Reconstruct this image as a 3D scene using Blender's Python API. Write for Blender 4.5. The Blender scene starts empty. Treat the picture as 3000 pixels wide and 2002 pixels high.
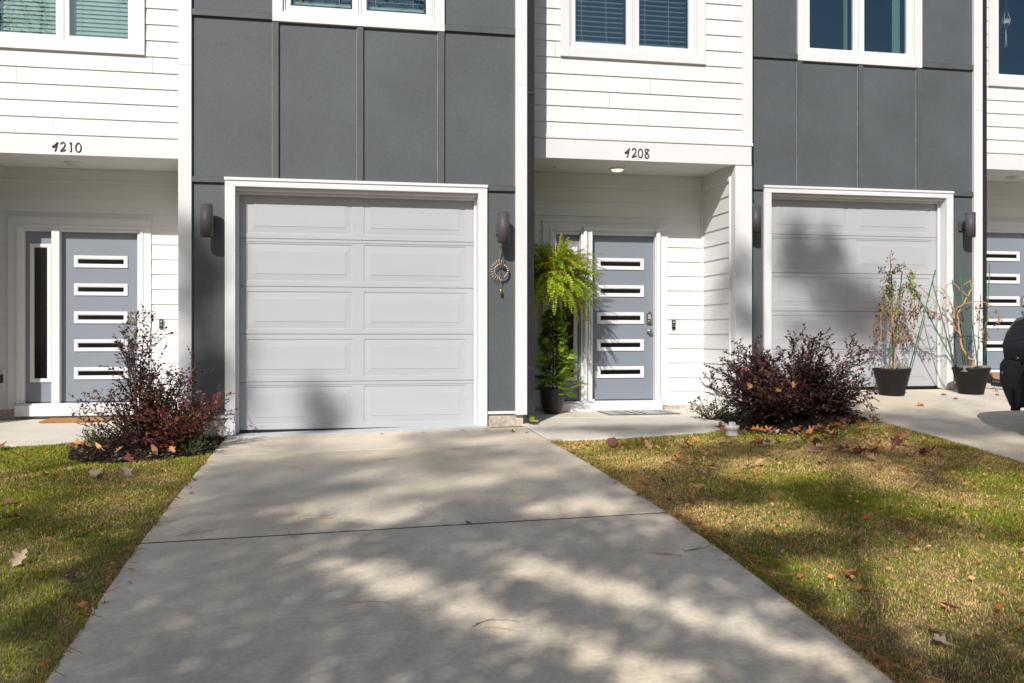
import bpy, math, random
import numpy as np
from mathutils import Vector, Matrix

random.seed(11)
RNG = np.random.default_rng(11)
SC = bpy.context.scene
COL = SC.collection

# ------------------------------------------------------------------ camera, sky, sun, exposure
cam_d = bpy.data.cameras.new("camera")
cam = bpy.data.objects.new("camera", cam_d)
COL.objects.link(cam)
cam.location = (0, 0, 0.955)
cam.rotation_euler = (math.radians(90), 0, -math.atan(535 / 2740))
cam_d.sensor_width = 36
cam_d.lens = 36 * 2740 / 3000
cam_d.shift_y = -16 / 3000
cam_d.clip_start = 0.05
cam_d.clip_end = 1000
SC.camera = cam

SUN_TO = Vector((-0.5, -1.0, 0.78))               # direction towards the sun
EL = math.atan2(0.78, math.hypot(0.5, 1.0))
world = bpy.data.worlds.new("World")
SC.world = world
world.use_nodes = True
wn = world.node_tree.nodes
sky = wn.new("ShaderNodeTexSky")
sky.sky_type = 'NISHITA'
sky.sun_disc = False
sky.sun_elevation = EL
sky.sun_rotation = math.pi + math.atan2(0.5, 1.0)
sky.air_density = 1.0
sky.dust_density = 1.6
sky.ozone_density = 1.2
wn["Background"].inputs[1].default_value = 0.078
world.node_tree.links.new(sky.outputs[0], wn["Background"].inputs[0])

sun_d = bpy.data.lights.new("sun", 'SUN')
sun_d.energy = 4.3
sun_d.angle = math.radians(0.53)
sun_d.color = (1.0, 0.955, 0.895)
sun = bpy.data.objects.new("sun", sun_d)
COL.objects.link(sun)
sun.rotation_euler = SUN_TO.to_track_quat('Z', 'Y').to_euler()
sun.location = (-10, -20, 20)

SC.view_settings.view_transform = 'Standard'
SC.view_settings.look = 'None'
SC.view_settings.exposure = 0.16
SC.view_settings.gamma = 1.0
SC.view_settings.use_curve_mapping = False
SC.cycles.max_bounces = 8
SC.cycles.transparent_max_bounces = 12
SC.cycles.use_denoising = True


# ------------------------------------------------------------------ helpers
class MB:
    """collects shapes and links them as ONE mesh object"""
    def __init__(s):
        s.v, s.f, s.m, s.sm = [], [], [], []

    def poly(s, pts, m=0, smooth=False):
        b = len(s.v)
        s.v += [tuple(p) for p in pts]
        s.f.append(tuple(range(b, b + len(pts))))
        s.m.append(m); s.sm.append(smooth)
        return s

    def box(s, x0, x1, y0, y1, z0, z1, m=0):
        b = len(s.v)
        s.v += [(x0, y0, z0), (x1, y0, z0), (x1, y1, z0), (x0, y1, z0),
                (x0, y0, z1), (x1, y0, z1), (x1, y1, z1), (x0, y1, z1)]
        for q in ((0, 3, 2, 1), (4, 5, 6, 7), (0, 1, 5, 4), (1, 2, 6, 5), (2, 3, 7, 6), (3, 0, 4, 7)):
            s.f.append(tuple(b + i for i in q)); s.m.append(m); s.sm.append(False)
        return s

    def tube(s, pts, r, n=8, m=0, cap=True):
        pts = [Vector(p) for p in pts]
        if not isinstance(r, (list, tuple)):
            r = [r] * len(pts)
        b = len(s.v)
        up = None
        for i, p in enumerate(pts):
            d = (pts[min(i + 1, len(pts) - 1)] - pts[max(i - 1, 0)])
            if d.length < 1e-9:
                d = Vector((0, 0, 1))
            d.normalize()
            if up is None:
                a = Vector((0, 0, 1)) if abs(d.z) < .9 else Vector((1, 0, 0))
                up = d.cross(a).normalized()
            up = (up - d * up.dot(d))
            if up.length < 1e-6:
                up = d.orthogonal()
            up.normalize()
            w = d.cross(up)
            for k in range(n):
                t = 2 * math.pi * k / n
                s.v.append(tuple(p + (up * math.cos(t) + w * math.sin(t)) * r[i]))
        for i in range(len(pts) - 1):
            for k in range(n):
                a = b + i * n + k; c = b + i * n + (k + 1) % n
                s.f.append((a, c, c + n, a + n)); s.m.append(m); s.sm.append(True)
        if cap:
            s.f.append(tuple(b + k for k in range(n))[::-1]); s.m.append(m); s.sm.append(False)
            e = b + (len(pts) - 1) * n
            s.f.append(tuple(e + k for k in range(n))); s.m.append(m); s.sm.append(False)
        return s

    def lathe(s, c, prof, n=24, m=0, smooth=True):
        b = len(s.v)
        for r, z in prof:
            for k in range(n):
                t = 2 * math.pi * k / n
                s.v.append((c[0] + r * math.cos(t), c[1] + r * math.sin(t), c[2] + z))
        for i in range(len(prof) - 1):
            for k in range(n):
                a = b + i * n + k; d = b + i * n + (k + 1) % n
                s.f.append((a, d, d + n, a + n)); s.m.append(m); s.sm.append(smooth)
        return s

    def build(s, name, mats, parent=None, o=(0, 0, 0), bevel=0):
        me = bpy.data.meshes.new(name)
        me.from_pydata([(x - o[0], y - o[1], z - o[2]) for x, y, z in s.v], [], s.f)
        if not isinstance(mats, (list, tuple)):
            mats = [mats]
        for m in mats:
            me.materials.append(m)
        me.polygons.foreach_set("material_index", s.m)
        me.polygons.foreach_set("use_smooth", s.sm)
        me.update()
        ob = bpy.data.objects.new(name, me)
        COL.objects.link(ob)
        if parent:
            ob.parent = parent
        if bevel:
            bv = ob.modifiers.new("bevel", 'BEVEL')
            bv.width = bevel; bv.segments = 2; bv.limit_method = 'ANGLE'
        return ob


def npmesh(name, V, F, mats, col=None, parent=None, smooth=False, mi=None):
    """mesh from numpy arrays: V (n,3), F (m,k) faces, per-vertex colour"""
    me = bpy.data.meshes.new(name)
    n, (m, k) = len(V), F.shape
    me.vertices.add(n)
    me.vertices.foreach_set("co", np.asarray(V, np.float32).ravel())
    me.loops.add(m * k)
    me.loops.foreach_set("vertex_index", np.asarray(F, np.int32).ravel())
    me.polygons.add(m)
    me.polygons.foreach_set("loop_start", np.arange(0, m * k, k, dtype=np.int32))
    if smooth:
        me.polygons.foreach_set("use_smooth", np.ones(m, bool))
    if not isinstance(mats, (list, tuple)):
        mats = [mats]
    for x in mats:
        me.materials.append(x)
    if mi is not None:
        me.polygons.foreach_set("material_index", np.asarray(mi, np.int32))
    me.update(calc_edges=True)
    if col is not None:
        a = me.color_attributes.new("Col", 'FLOAT_COLOR', 'POINT')
        c = np.ones((n, 4), np.float32); c[:, :3] = col
        a.data.foreach_set("color", c.ravel())
    ob = bpy.data.objects.new(name, me)
    COL.objects.link(ob)
    if parent:
        ob.parent = parent
    return ob


def tag(o, label=None, cat=None, group=None, kind=None):
    if label: o["label"] = label
    if cat: o["category"] = cat
    if group: o["group"] = group
    if kind: o["kind"] = kind
    return o


def thing(name, label, cat, loc=(0, 0, 0), group=None, rz=0):
    o = bpy.data.objects.new(name, None)
    o.empty_display_size = .1
    COL.objects.link(o)
    o.location = loc
    o.rotation_euler.z = rz
    return tag(o, label, cat, group)


# ------------------------------------------------------------------ materials
def pmat(name, c, rough=.6, var=.08, vs=4.0, bump=0.0, bs=150.0, stretch=(1, 1, 1), spec=.4, metal=0.0,
         fine=0.0, fs=60.0, attr=False, trans=0.0, dist=.002):
    m = bpy.data.materials.new(name); m.use_nodes = True
    nt = m.node_tree; N = nt.nodes; L = nt.links
    b = N["Principled BSDF"]
    b.inputs["Roughness"].default_value = rough
    b.inputs["Metallic"].default_value = metal
    b.inputs["Specular IOR Level"].default_value = spec
    tc = N.new("ShaderNodeTexCoord"); mp = N.new("ShaderNodeMapping")
    mp.inputs["Scale"].default_value = stretch
    L.new(tc.outputs["Object"], mp.inputs[0])
    base = None
    if attr:
        at = N.new("ShaderNodeVertexColor"); at.layer_name = "Col"; base = at.outputs[0]
    n1 = N.new("ShaderNodeTexNoise"); n1.inputs["Scale"].default_value = vs; n1.inputs["Detail"].default_value = 5
    L.new(mp.outputs[0], n1.inputs["Vector"])
    rmp = N.new("ShaderNodeMapRange"); rmp.inputs[1].default_value = .3; rmp.inputs[2].default_value = .7
    rmp.inputs[3].default_value = 1 - var; rmp.inputs[4].default_value = 1 + var
    L.new(n1.outputs[0], rmp.inputs[0])
    val = rmp.outputs[0]
    if fine:
        n2 = N.new("ShaderNodeTexNoise"); n2.inputs["Scale"].default_value = fs; n2.inputs["Detail"].default_value = 3
        L.new(mp.outputs[0], n2.inputs["Vector"])
        r2 = N.new("ShaderNodeMapRange"); r2.inputs[1].default_value = .3; r2.inputs[2].default_value = .7
        r2.inputs[3].default_value = 1 - fine; r2.inputs[4].default_value = 1 + fine
        L.new(n2.outputs[0], r2.inputs[0])
        mu = N.new("ShaderNodeMath"); mu.operation = 'MULTIPLY'
        L.new(val, mu.inputs[0]); L.new(r2.outputs[0], mu.inputs[1]); val = mu.outputs[0]
    vm = N.new("ShaderNodeVectorMath"); vm.operation = 'SCALE'
    if base: L.new(base, vm.inputs[0])
    else: vm.inputs[0].default_value = c[:3]
    L.new(val, vm.inputs["Scale"])
    L.new(vm.outputs[0], b.inputs["Base Color"])
    if bump:
        nb = N.new("ShaderNodeTexNoise"); nb.inputs["Scale"].default_value = bs; nb.inputs["Detail"].default_value = 4
        L.new(mp.outputs[0], nb.inputs["Vector"])
        bp = N.new("ShaderNodeBump"); bp.inputs["Strength"].default_value = bump; bp.inputs["Distance"].default_value = dist
        L.new(nb.outputs[0], bp.inputs["Height"]); L.new(bp.outputs[0], b.inputs["Normal"])
    if trans:
        tr = N.new("ShaderNodeBsdfTranslucent"); mx = N.new("ShaderNodeMixShader"); mx.inputs[0].default_value = trans
        L.new(vm.outputs[0], tr.inputs[0]); L.new(b.outputs[0], mx.inputs[1]); L.new(tr.outputs[0], mx.inputs[2])
        L.new(mx.outputs[0], N["Material Output"].inputs[0])
    return m


def glass_mat(name, tint, refl=.12):
    m = bpy.data.materials.new(name); m.use_nodes = True
    N = m.node_tree.nodes; L = m.node_tree.links
    N.remove(N["Principled BSDF"])
    t = N.new("ShaderNodeBsdfTransparent"); t.inputs[0].default_value = (*tint, 1)
    g = N.new("ShaderNodeBsdfGlossy"); g.inputs["Roughness"].default_value = .01
    g.inputs[0].default_value = (.62, .84, 1, 1)
    lw = N.new("ShaderNodeLayerWeight"); lw.inputs[0].default_value = .5
    pw = N.new("ShaderNodeMath"); pw.operation = 'POWER'; pw.inputs[1].default_value = 4
    L.new(lw.outputs["Facing"], pw.inputs[0])
    mr = N.new("ShaderNodeMath"); mr.operation = 'MULTIPLY_ADD'; mr.inputs[1].default_value = .8; mr.inputs[2].default_value = refl
    L.new(pw.outputs[0], mr.inputs[0])
    # faint waviness of double glazing
    no = N.new("ShaderNodeTexNoise"); no.inputs["Scale"].default_value = 2.0
    bp = N.new("ShaderNodeBump"); bp.inputs["Strength"].default_value = .03; bp.inputs["Distance"].default_value = .02
    L.new(no.outputs[0], bp.inputs["Height"]); L.new(bp.outputs[0], g.inputs["Normal"])
    mx = N.new("ShaderNodeMixShader")
    L.new(mr.outputs[0], mx.inputs[0]); L.new(t.outputs[0], mx.inputs[1]); L.new(g.outputs[0], mx.inputs[2])
    L.new(mx.outputs[0], N["Material Output"].inputs[0])
    return m


def concrete_mat(name, c, stain=.12):
    m = pmat(name, c, rough=.9, var=stain, vs=.9, bump=.25, bs=160, fine=.09, fs=45, spec=.25)
    N = m.node_tree.nodes; L = m.node_tree.links
    b = N["Principled BSDF"]
    src = b.inputs["Base Color"].links[0].from_socket
    tc = N.new("ShaderNodeTexCoord")
    # broom finish running across the slab
    mp = N.new("ShaderNodeMapping"); mp.inputs["Scale"].default_value = (1.2, 40, 1)
    L.new(tc.outputs["Object"], mp.inputs[0])
    nz = N.new("ShaderNodeTexNoise"); nz.inputs["Scale"].default_value = 3; nz.inputs["Detail"].default_value = 4
    L.new(mp.outputs[0], nz.inputs["Vector"])
    r = N.new("ShaderNodeMapRange"); r.inputs[1].default_value = .25; r.inputs[2].default_value = .75
    r.inputs[3].default_value = .93; r.inputs[4].default_value = 1.07
    L.new(nz.outputs[0], r.inputs[0])
    # dark pits
    vo = N.new("ShaderNodeTexVoronoi"); vo.inputs["Scale"].default_value = 9
    L.new(tc.outputs["Object"], vo.inputs["Vector"])
    r3 = N.new("ShaderNodeMapRange"); r3.inputs[1].default_value = .02; r3.inputs[2].default_value = .06
    r3.inputs[3].default_value = .72; r3.inputs[4].default_value = 1
    L.new(vo.outputs[0], r3.inputs[0])
    # warm / cool patches
    n4 = N.new("ShaderNodeTexNoise"); n4.inputs["Scale"].default_value = .55; n4.inputs["Detail"].default_value = 6
    L.new(tc.outputs["Object"], n4.inputs["Vector"])
    cr = N.new("ShaderNodeMix"); cr.data_type = 'RGBA'
    cr.inputs[6].default_value = (1.03, 1.0, .93, 1); cr.inputs[7].default_value = (.93, .96, 1.0, 1)
    r4 = N.new("ShaderNodeMapRange"); r4.inputs[1].default_value = .35; r4.inputs[2].default_value = .65
    L.new(n4.outputs[0], r4.inputs[0]); L.new(r4.outputs[0], cr.inputs[0])
    m1 = N.new("ShaderNodeVectorMath"); m1.operation = 'SCALE'
    mm = N.new("ShaderNodeMath"); mm.operation = 'MULTIPLY'
    L.new(r.outputs[0], mm.inputs[0]); L.new(r3.outputs[0], mm.inputs[1])
    L.new(src, m1.inputs[0]); L.new(mm.outputs[0], m1.inputs["Scale"])
    mp5 = N.new("ShaderNodeMapping"); mp5.inputs["Scale"].default_value = (2.6, .22, 1)
    L.new(tc.outputs["Object"], mp5.inputs[0])
    n5 = N.new("ShaderNodeTexNoise"); n5.inputs["Scale"].default_value = 1.3; n5.inputs["Detail"].default_value = 5
    L.new(mp5.outputs[0], n5.inputs["Vector"])
    r5 = N.new("ShaderNodeMapRange"); r5.inputs[1].default_value = .3; r5.inputs[2].default_value = .7
    r5.inputs[3].default_value = .92; r5.inputs[4].default_value = 1.06
    L.new(n5.outputs[0], r5.inputs[0])
    v6 = N.new("ShaderNodeTexVoronoi"); v6.inputs["Scale"].default_value = 1.35
    L.new(tc.outputs["Object"], v6.inputs["Vector"])
    r6 = N.new("ShaderNodeMapRange"); r6.inputs[1].default_value = .03; r6.inputs[2].default_value = .16
    r6.inputs[3].default_value = .86; r6.inputs[4].default_value = 1
    L.new(v6.outputs[0], r6.inputs[0])
    m56 = N.new("ShaderNodeMath"); m56.operation = 'MULTIPLY'
    L.new(r5.outputs[0], m56.inputs[0]); L.new(r6.outputs[0], m56.inputs[1])
    m57 = N.new("ShaderNodeMath"); m57.operation = 'MULTIPLY'
    L.new(mm.outputs[0], m57.inputs[0]); L.new(m56.outputs[0], m57.inputs[1])
    L.new(m57.outputs[0], m1.inputs["Scale"])
    m2 = N.new("ShaderNodeVectorMath"); m2.operation = 'MULTIPLY'
    L.new(m1.outputs[0], m2.inputs[0]); L.new(cr.outputs[2], m2.inputs[1])
    L.new(m2.outputs[0], b.inputs["Base Color"])
    return m


M = {}
M['white_siding'] = pmat("white_siding_paint", (.705, .705, .705), .55, .025, 3, .6, 30, (.6, 1, 14), fine=.03, fs=20)
M['white_trim'] = pmat("white_trim_paint", (.69, .692, .705), .5, .025, 2.5, .06, 60, fine=.012, fs=25)
M['vinyl'] = pmat("white_vinyl", (.71, .712, .72), .35, .01, 3)
M['ceiling'] = pmat("porch_ceiling_paint", (.71, .70, .68), .6, .02, 2, .1, 50)
M['gray_panel'] = pmat("charcoal_panel_paint", (.089, .100, .110), .62, .13, 1.1, .8, 120, fine=.10, fs=75, spec=.35)
M['gray_trim'] = pmat("charcoal_batten_paint", (.086, .096, .103), .6, .10, 3, .9, 90, fine=.05, fs=60, spec=.35)
M['garage'] = pmat("garage_door_paint", (.425, .433, .458), .42, .02, 2, .3, 160, (.5, 1, 5), fine=.012, fs=120)
M['door'] = pmat("slate_blue_door_paint", (.212, .238, .280), .4, .02, 2, .08, 120)
M['sidelight'] = M['door']
M['concrete'] = concrete_mat("driveway_concrete", (.70, .615, .495))
M['concrete_walk'] = concrete_mat("walkway_concrete", (.69, .64, .56), .07)
M['found'] = pmat("foundation_concrete", (.46, .40, .34), .9, .2, 7, .6, 70, fine=.2, fs=28, dist=.004)
M['threshold'] = pmat("painted_threshold", (.52, .54, .54), .8, .06, 9, .5, 130, fine=.12, fs=90)
M['joint'] = pmat("joint_dirt", (.06, .05, .04), .95, .2, 20)
M['bronze'] = pmat("bronze_lamp_metal", (.072, .067, .072), .55, .05, 8, .2, 200, spec=.4)
M['bronze_dark'] = pmat("dark_lamp_metal", (.03, .028, .03), .5, .05, 8)
M['downspout'] = pmat("charcoal_aluminium", (.030, .027, .035), .5, .08, 3, spec=.3)
M['lime'] = pmat("spout_lime_stain", (.30, .36, .06), .8, .3, 12)
M['dark_void'] = pmat("dark_interior", (.012, .013, .016), .8, .1, 2)
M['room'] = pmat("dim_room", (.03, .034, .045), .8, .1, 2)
M['black_glass'] = pmat("dark_door_glass", (.006, .006, .008), .08, .1, 3, spec=.18)
M['glass'] = glass_mat("window_glass", (.80, .88, .84), .125)
M['blind'] = pmat("white_blind", (.56, .57, .55), .5, .03, 3)
M['jamb_return'] = pmat("pale_jamb_return", (.30, .34, .34), .8, .06, 6)
M['steel'] = pmat("satin_nickel", (.45, .43, .40), .28, .03, 6, metal=1.0)
M['black_plastic'] = pmat("black_plastic", (.012, .012, .014), .4, .1, 8)
M['num'] = pmat("black_number_metal", (.018, .015, .02), .45, .1, 10)
M['caulk'] = pmat('pale_caulk', (.26, .265, .26), .7, .35, 7)
M['soil'] = pmat("soil", (.05, .035, .025), .95, .4, 18, .8, 60, dist=.01)


# ------------------------------------------------------------------ ground shape
PY = [-200, -14, -8, -4, 0, 2, 3.4, 3.8, 4.5, 5.25, 6.0, 7.1, 8.5, 9.4, 11, 200]
PZ = [-1.6, -1.5, -1.3, -1.0, -.58, -.385, -.25, -.215, -.158, -.112, -.082, -.046, -.018, 0, .012, .02]
QY = [-200, -14, -8, -4, 0, 3.4, 5, 6.37, 7.18, 7.93, 8.57, 9.5, 10.7, 12, 200]
QZ = [-1.6, -1.5, -1.3, -1.0, -.56, -.26, -.12, -.012, .055, .105, .145, .205, .27, .29, .3]


def sstep(a, b, x):
    t = np.clip((x - a) / (b - a), 0, 1)
    return t * t * (3 - 2 * t)


def zg(X, Y):
    X = np.asarray(X, float); Y = np.asarray(Y, float)
    p = np.interp(Y, PY, PZ) + .02 * np.clip(X - .5, -1.6, 1.5)
    q = np.interp(Y, QY, QZ)
    xs = 2.1 + 2.1 * sstep(6.6, 8.3, Y)
    return p + (q - p) * sstep(0, 1, (X - xs) / (5.3 - xs))


def zgf(x, y): return float(zg(x, y))


# ------------------------------------------------------------------ townhouses
BASE = (1.7, 9.55, 0.0)


def siding(mb, along, plane, a0, a1, z0, z1, zref, e=.1787, holes=(), proud=.016, m=0, butts=None):
    """lapped boards; along='x': faces -Y at y=plane, along='y': faces -X at x=plane"""
    k0 = math.floor((z0 - zref) / e + 1e-6)
    zb = zref + k0 * e
    while zb < z1 - 1e-6:
        lo, hi = max(zb, z0), min(zb + e, z1)
        if butts:
            xb = butts.uniform(a0 + .3, a1 - .3)
            hl = list(holes) + [(xb, xb + .0025, lo, hi)]
        else:
            hl = holes
        cuts = sorted({lo, hi, *[z for h in hl for z in h[2:4] if lo < z < hi]})
        for c0, c1 in zip(cuts, cuts[1:]):
            segs = [(a0, a1)]
            for h in hl:
                if h[2] < (c0 + c1) / 2 < h[3]:
                    ns = []
                    for s0, s1 in segs:
                        if h[1] <= s0 or h[0] >= s1: ns.append((s0, s1)); continue
                        if h[0] > s0: ns.append((s0, h[0]))
                        if h[1] < s1: ns.append((h[1], s1))
                    segs = ns
            d = lambda z: proud + (.002 - proud) * (z - zb) / e
            for s0, s1 in segs:
                def P(a, off, z): return (a, plane - off, z) if along == 'x' else (plane - off, a, z)
                q = [P(s0, d(c0), c0), P(s1, d(c0), c0), P(s1, d(c1), c1), P(s0, d(c1), c1)]
                r = [P(s0, 0, c0), P(s1, 0, c0), P(s1, d(c0), c0), P(s0, d(c0), c0)]
                if along == 'y': q, r = q[::-1], r[::-1]
                mb.poly(q, m)
                if c0 == lo: mb.poly(r, m)
        zb += e


def wallsheet(mb, y, x0, x1, z0, z1, holes, m=0):
    xs = sorted({x0, x1, *[v for h in holes for v in h[:2] if x0 < v < x1]})
    zs = sorted({z0, z1, *[v for h in holes for v in h[2:] if z0 < v < z1]})
    for a, b in zip(xs, xs[1:]):
        for c, d in zip(zs, zs[1:]):
            if any(h[0] < (a + b) / 2 < h[1] and h[2] < (c + d) / 2 < h[3] for h in holes): continue
            mb.poly([(a, y, c), (b, y, c), (b, y, d), (a, y, d)], m)


def frame(mb, x0, x1, z0, z1, w, y0, y1, m=0, wt=None, wb=None, mitre=False):
    """rectangular frame of four butted boards, front at y0, back at y1"""
    wt = w if wt is None else wt; wb = w if wb is None else wb
    mb.box(x0, x0 + w, y0, y1, z0, z1, m); mb.box(x1 - w, x1, y0, y1, z0, z1, m)
    if wt: mb.box(x0 + w, x1 - w, y0, y1, z1 - wt, z1, m)
    if wb: mb.box(x0 + w, x1 - w, y0, y1, z0, z0 + wb, m)


def window(root, O, x0, x1, z0, z1, yw, dress):
    """double casement: casing boards, vinyl frame with two sashes, panes, blinds or jamb returns, dim room behind"""
    sash = MB()
    frame(sash, x0 + .103, x1 - .103, z0 + .103, z1 - .103, .018, yw - .004, yw + .09)
    a0, a1, b0, b1 = x0 + .124, x1 - .124, z0 + .124, z1 - .124
    mid = (a0 + a1) / 2
    sash.box(mid - .012, mid + .012, yw + .006, yw + .09, b0, b1)
    sides = ((a0, mid - .016), (mid + .016, a1))
    for s0, s1 in sides:
        frame(sash, s0, s1, b0, b1, .05, yw + .012, yw + .075)
        frame(sash, s0 + .05, s1 - .05, b0 + .05, b1 - .05, .008, yw + .03, yw + .075)
    w = sash.build("window", M['vinyl'], root, O)
    c = MB(); frame(c, x0, x1, z0, z1, .1, yw - .028, yw + .06)
    c.build("window_casing", M['white_trim'], w, bevel=.002, o=O)
    for s0, s1 in sides:
        p = MB(); p.box(s0 + .055, s1 - .055, yw + .048, yw + .054, b0 + .055, b1 - .055)
        p.build("pane", M['glass'], w, O)
        g0, g1 = s0 + .06, s1 - .06
        kind = dress
        if kind in ('closed', 'open', 'raised'):
            bl = MB()
            pitch = {'closed': .047, 'open': .0555, 'raised': .05}[kind]
            ang = math.radians({'closed': 68, 'open': 4, 'raised': 18}[kind])
            zz = b0 + {'closed': .03, 'open': .1, 'raised': .13}[kind]
            yb = yw + .115
            hw = .025
            bl.box(g0 + .012, g1 - .012, yb - .02, yb + .02, zz - .035, zz - .012)
            while zz < b1 - .06:
                dy, dz = hw * math.cos(ang), hw * math.sin(ang)
                t = .0012
                bl.poly([(g0 + .012, yb - dy, zz - dz), (g1 - .012, yb - dy, zz - dz), (g1 - .012, yb, zz + .003), (g0 + .012, yb, zz + .003)], smooth=True)
                bl.poly([(g0 + .012, yb, zz + .003), (g1 - .012, yb, zz + .003), (g1 - .012, yb + dy, zz + dz), (g0 + .012, yb + dy, zz + dz)], smooth=True)
                bl.box(g0 + .012, g1 - .012, yb - dy - t, yb - dy, zz - dz - t, zz - dz + t)
                zz += pitch
            for fx in (.14, .62 if kind == 'open' else .78):
                xx = g0 + (g1 - g0) * fx
                bl.tube([(xx, yb - .028, b1 - .05), (xx + .002, yb - .028, b0 + .16), (xx + .016, yb - .028, b0 + .07), (xx, yb - .03, b0 + .055)], .0022, 5)
            bl.build("blind", M['blind'], w, O)
        elif kind == 'jamb_return':
            cu = MB()  # rippled sheet standing in for the pale window jamb return
            for (q0, q1) in (((g1 - .12, g1 - .02),) if s1 > mid + .1 else ((g1 - .055, g1 - .01),)):
                n = 14
                for i in range(n):
                    u0, u1 = i / n, (i + 1) / n
                    f = lambda u: yw + .16 + .02 * math.sin(u * 18)
                    X0, X1 = q0 + (q1 - q0) * u0, q0 + (q1 - q0) * u1
                    cu.poly([(X0, f(u0), b0), (X1, f(u1), b0), (X1, f(u1), b1), (X0, f(u0), b1)], smooth=True)
            cu.build("jamb_return", M['jamb_return'], w, O)
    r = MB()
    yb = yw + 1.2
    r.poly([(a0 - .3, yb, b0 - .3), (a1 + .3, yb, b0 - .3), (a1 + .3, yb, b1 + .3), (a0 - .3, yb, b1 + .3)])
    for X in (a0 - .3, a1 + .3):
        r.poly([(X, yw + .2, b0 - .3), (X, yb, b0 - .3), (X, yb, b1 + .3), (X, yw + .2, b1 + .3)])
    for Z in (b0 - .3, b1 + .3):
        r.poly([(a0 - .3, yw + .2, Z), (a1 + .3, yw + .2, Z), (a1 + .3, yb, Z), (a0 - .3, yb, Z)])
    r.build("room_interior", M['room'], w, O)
    return w


def raised_panel(mb, x0, x1, z0, z1, y, bw=.066, bh=.073):
    """groove, bevel and raised field of a pressed garage door panel"""
    R = lambda dx, dz, yy: [(x0 + dx, yy, z0 + dz), (x1 - dx, yy, z0 + dz), (x1 - dx, yy, z1 - dz), (x0 + dx, yy, z1 - dz)]
    rings = [R(0, 0, y), R(.004, .004, y + .006), R(.010, .010, y + .0065), R(bw, bh, y + .0025), R(bw + .002, bh + .002, y - .001)]
    for A, B in zip(rings, rings[1:]):
        for i in range(4):
            j = (i + 1) % 4
            mb.poly([A[i], A[j], B[j], B[i]])
    mb.poly(rings[-1])


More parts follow.
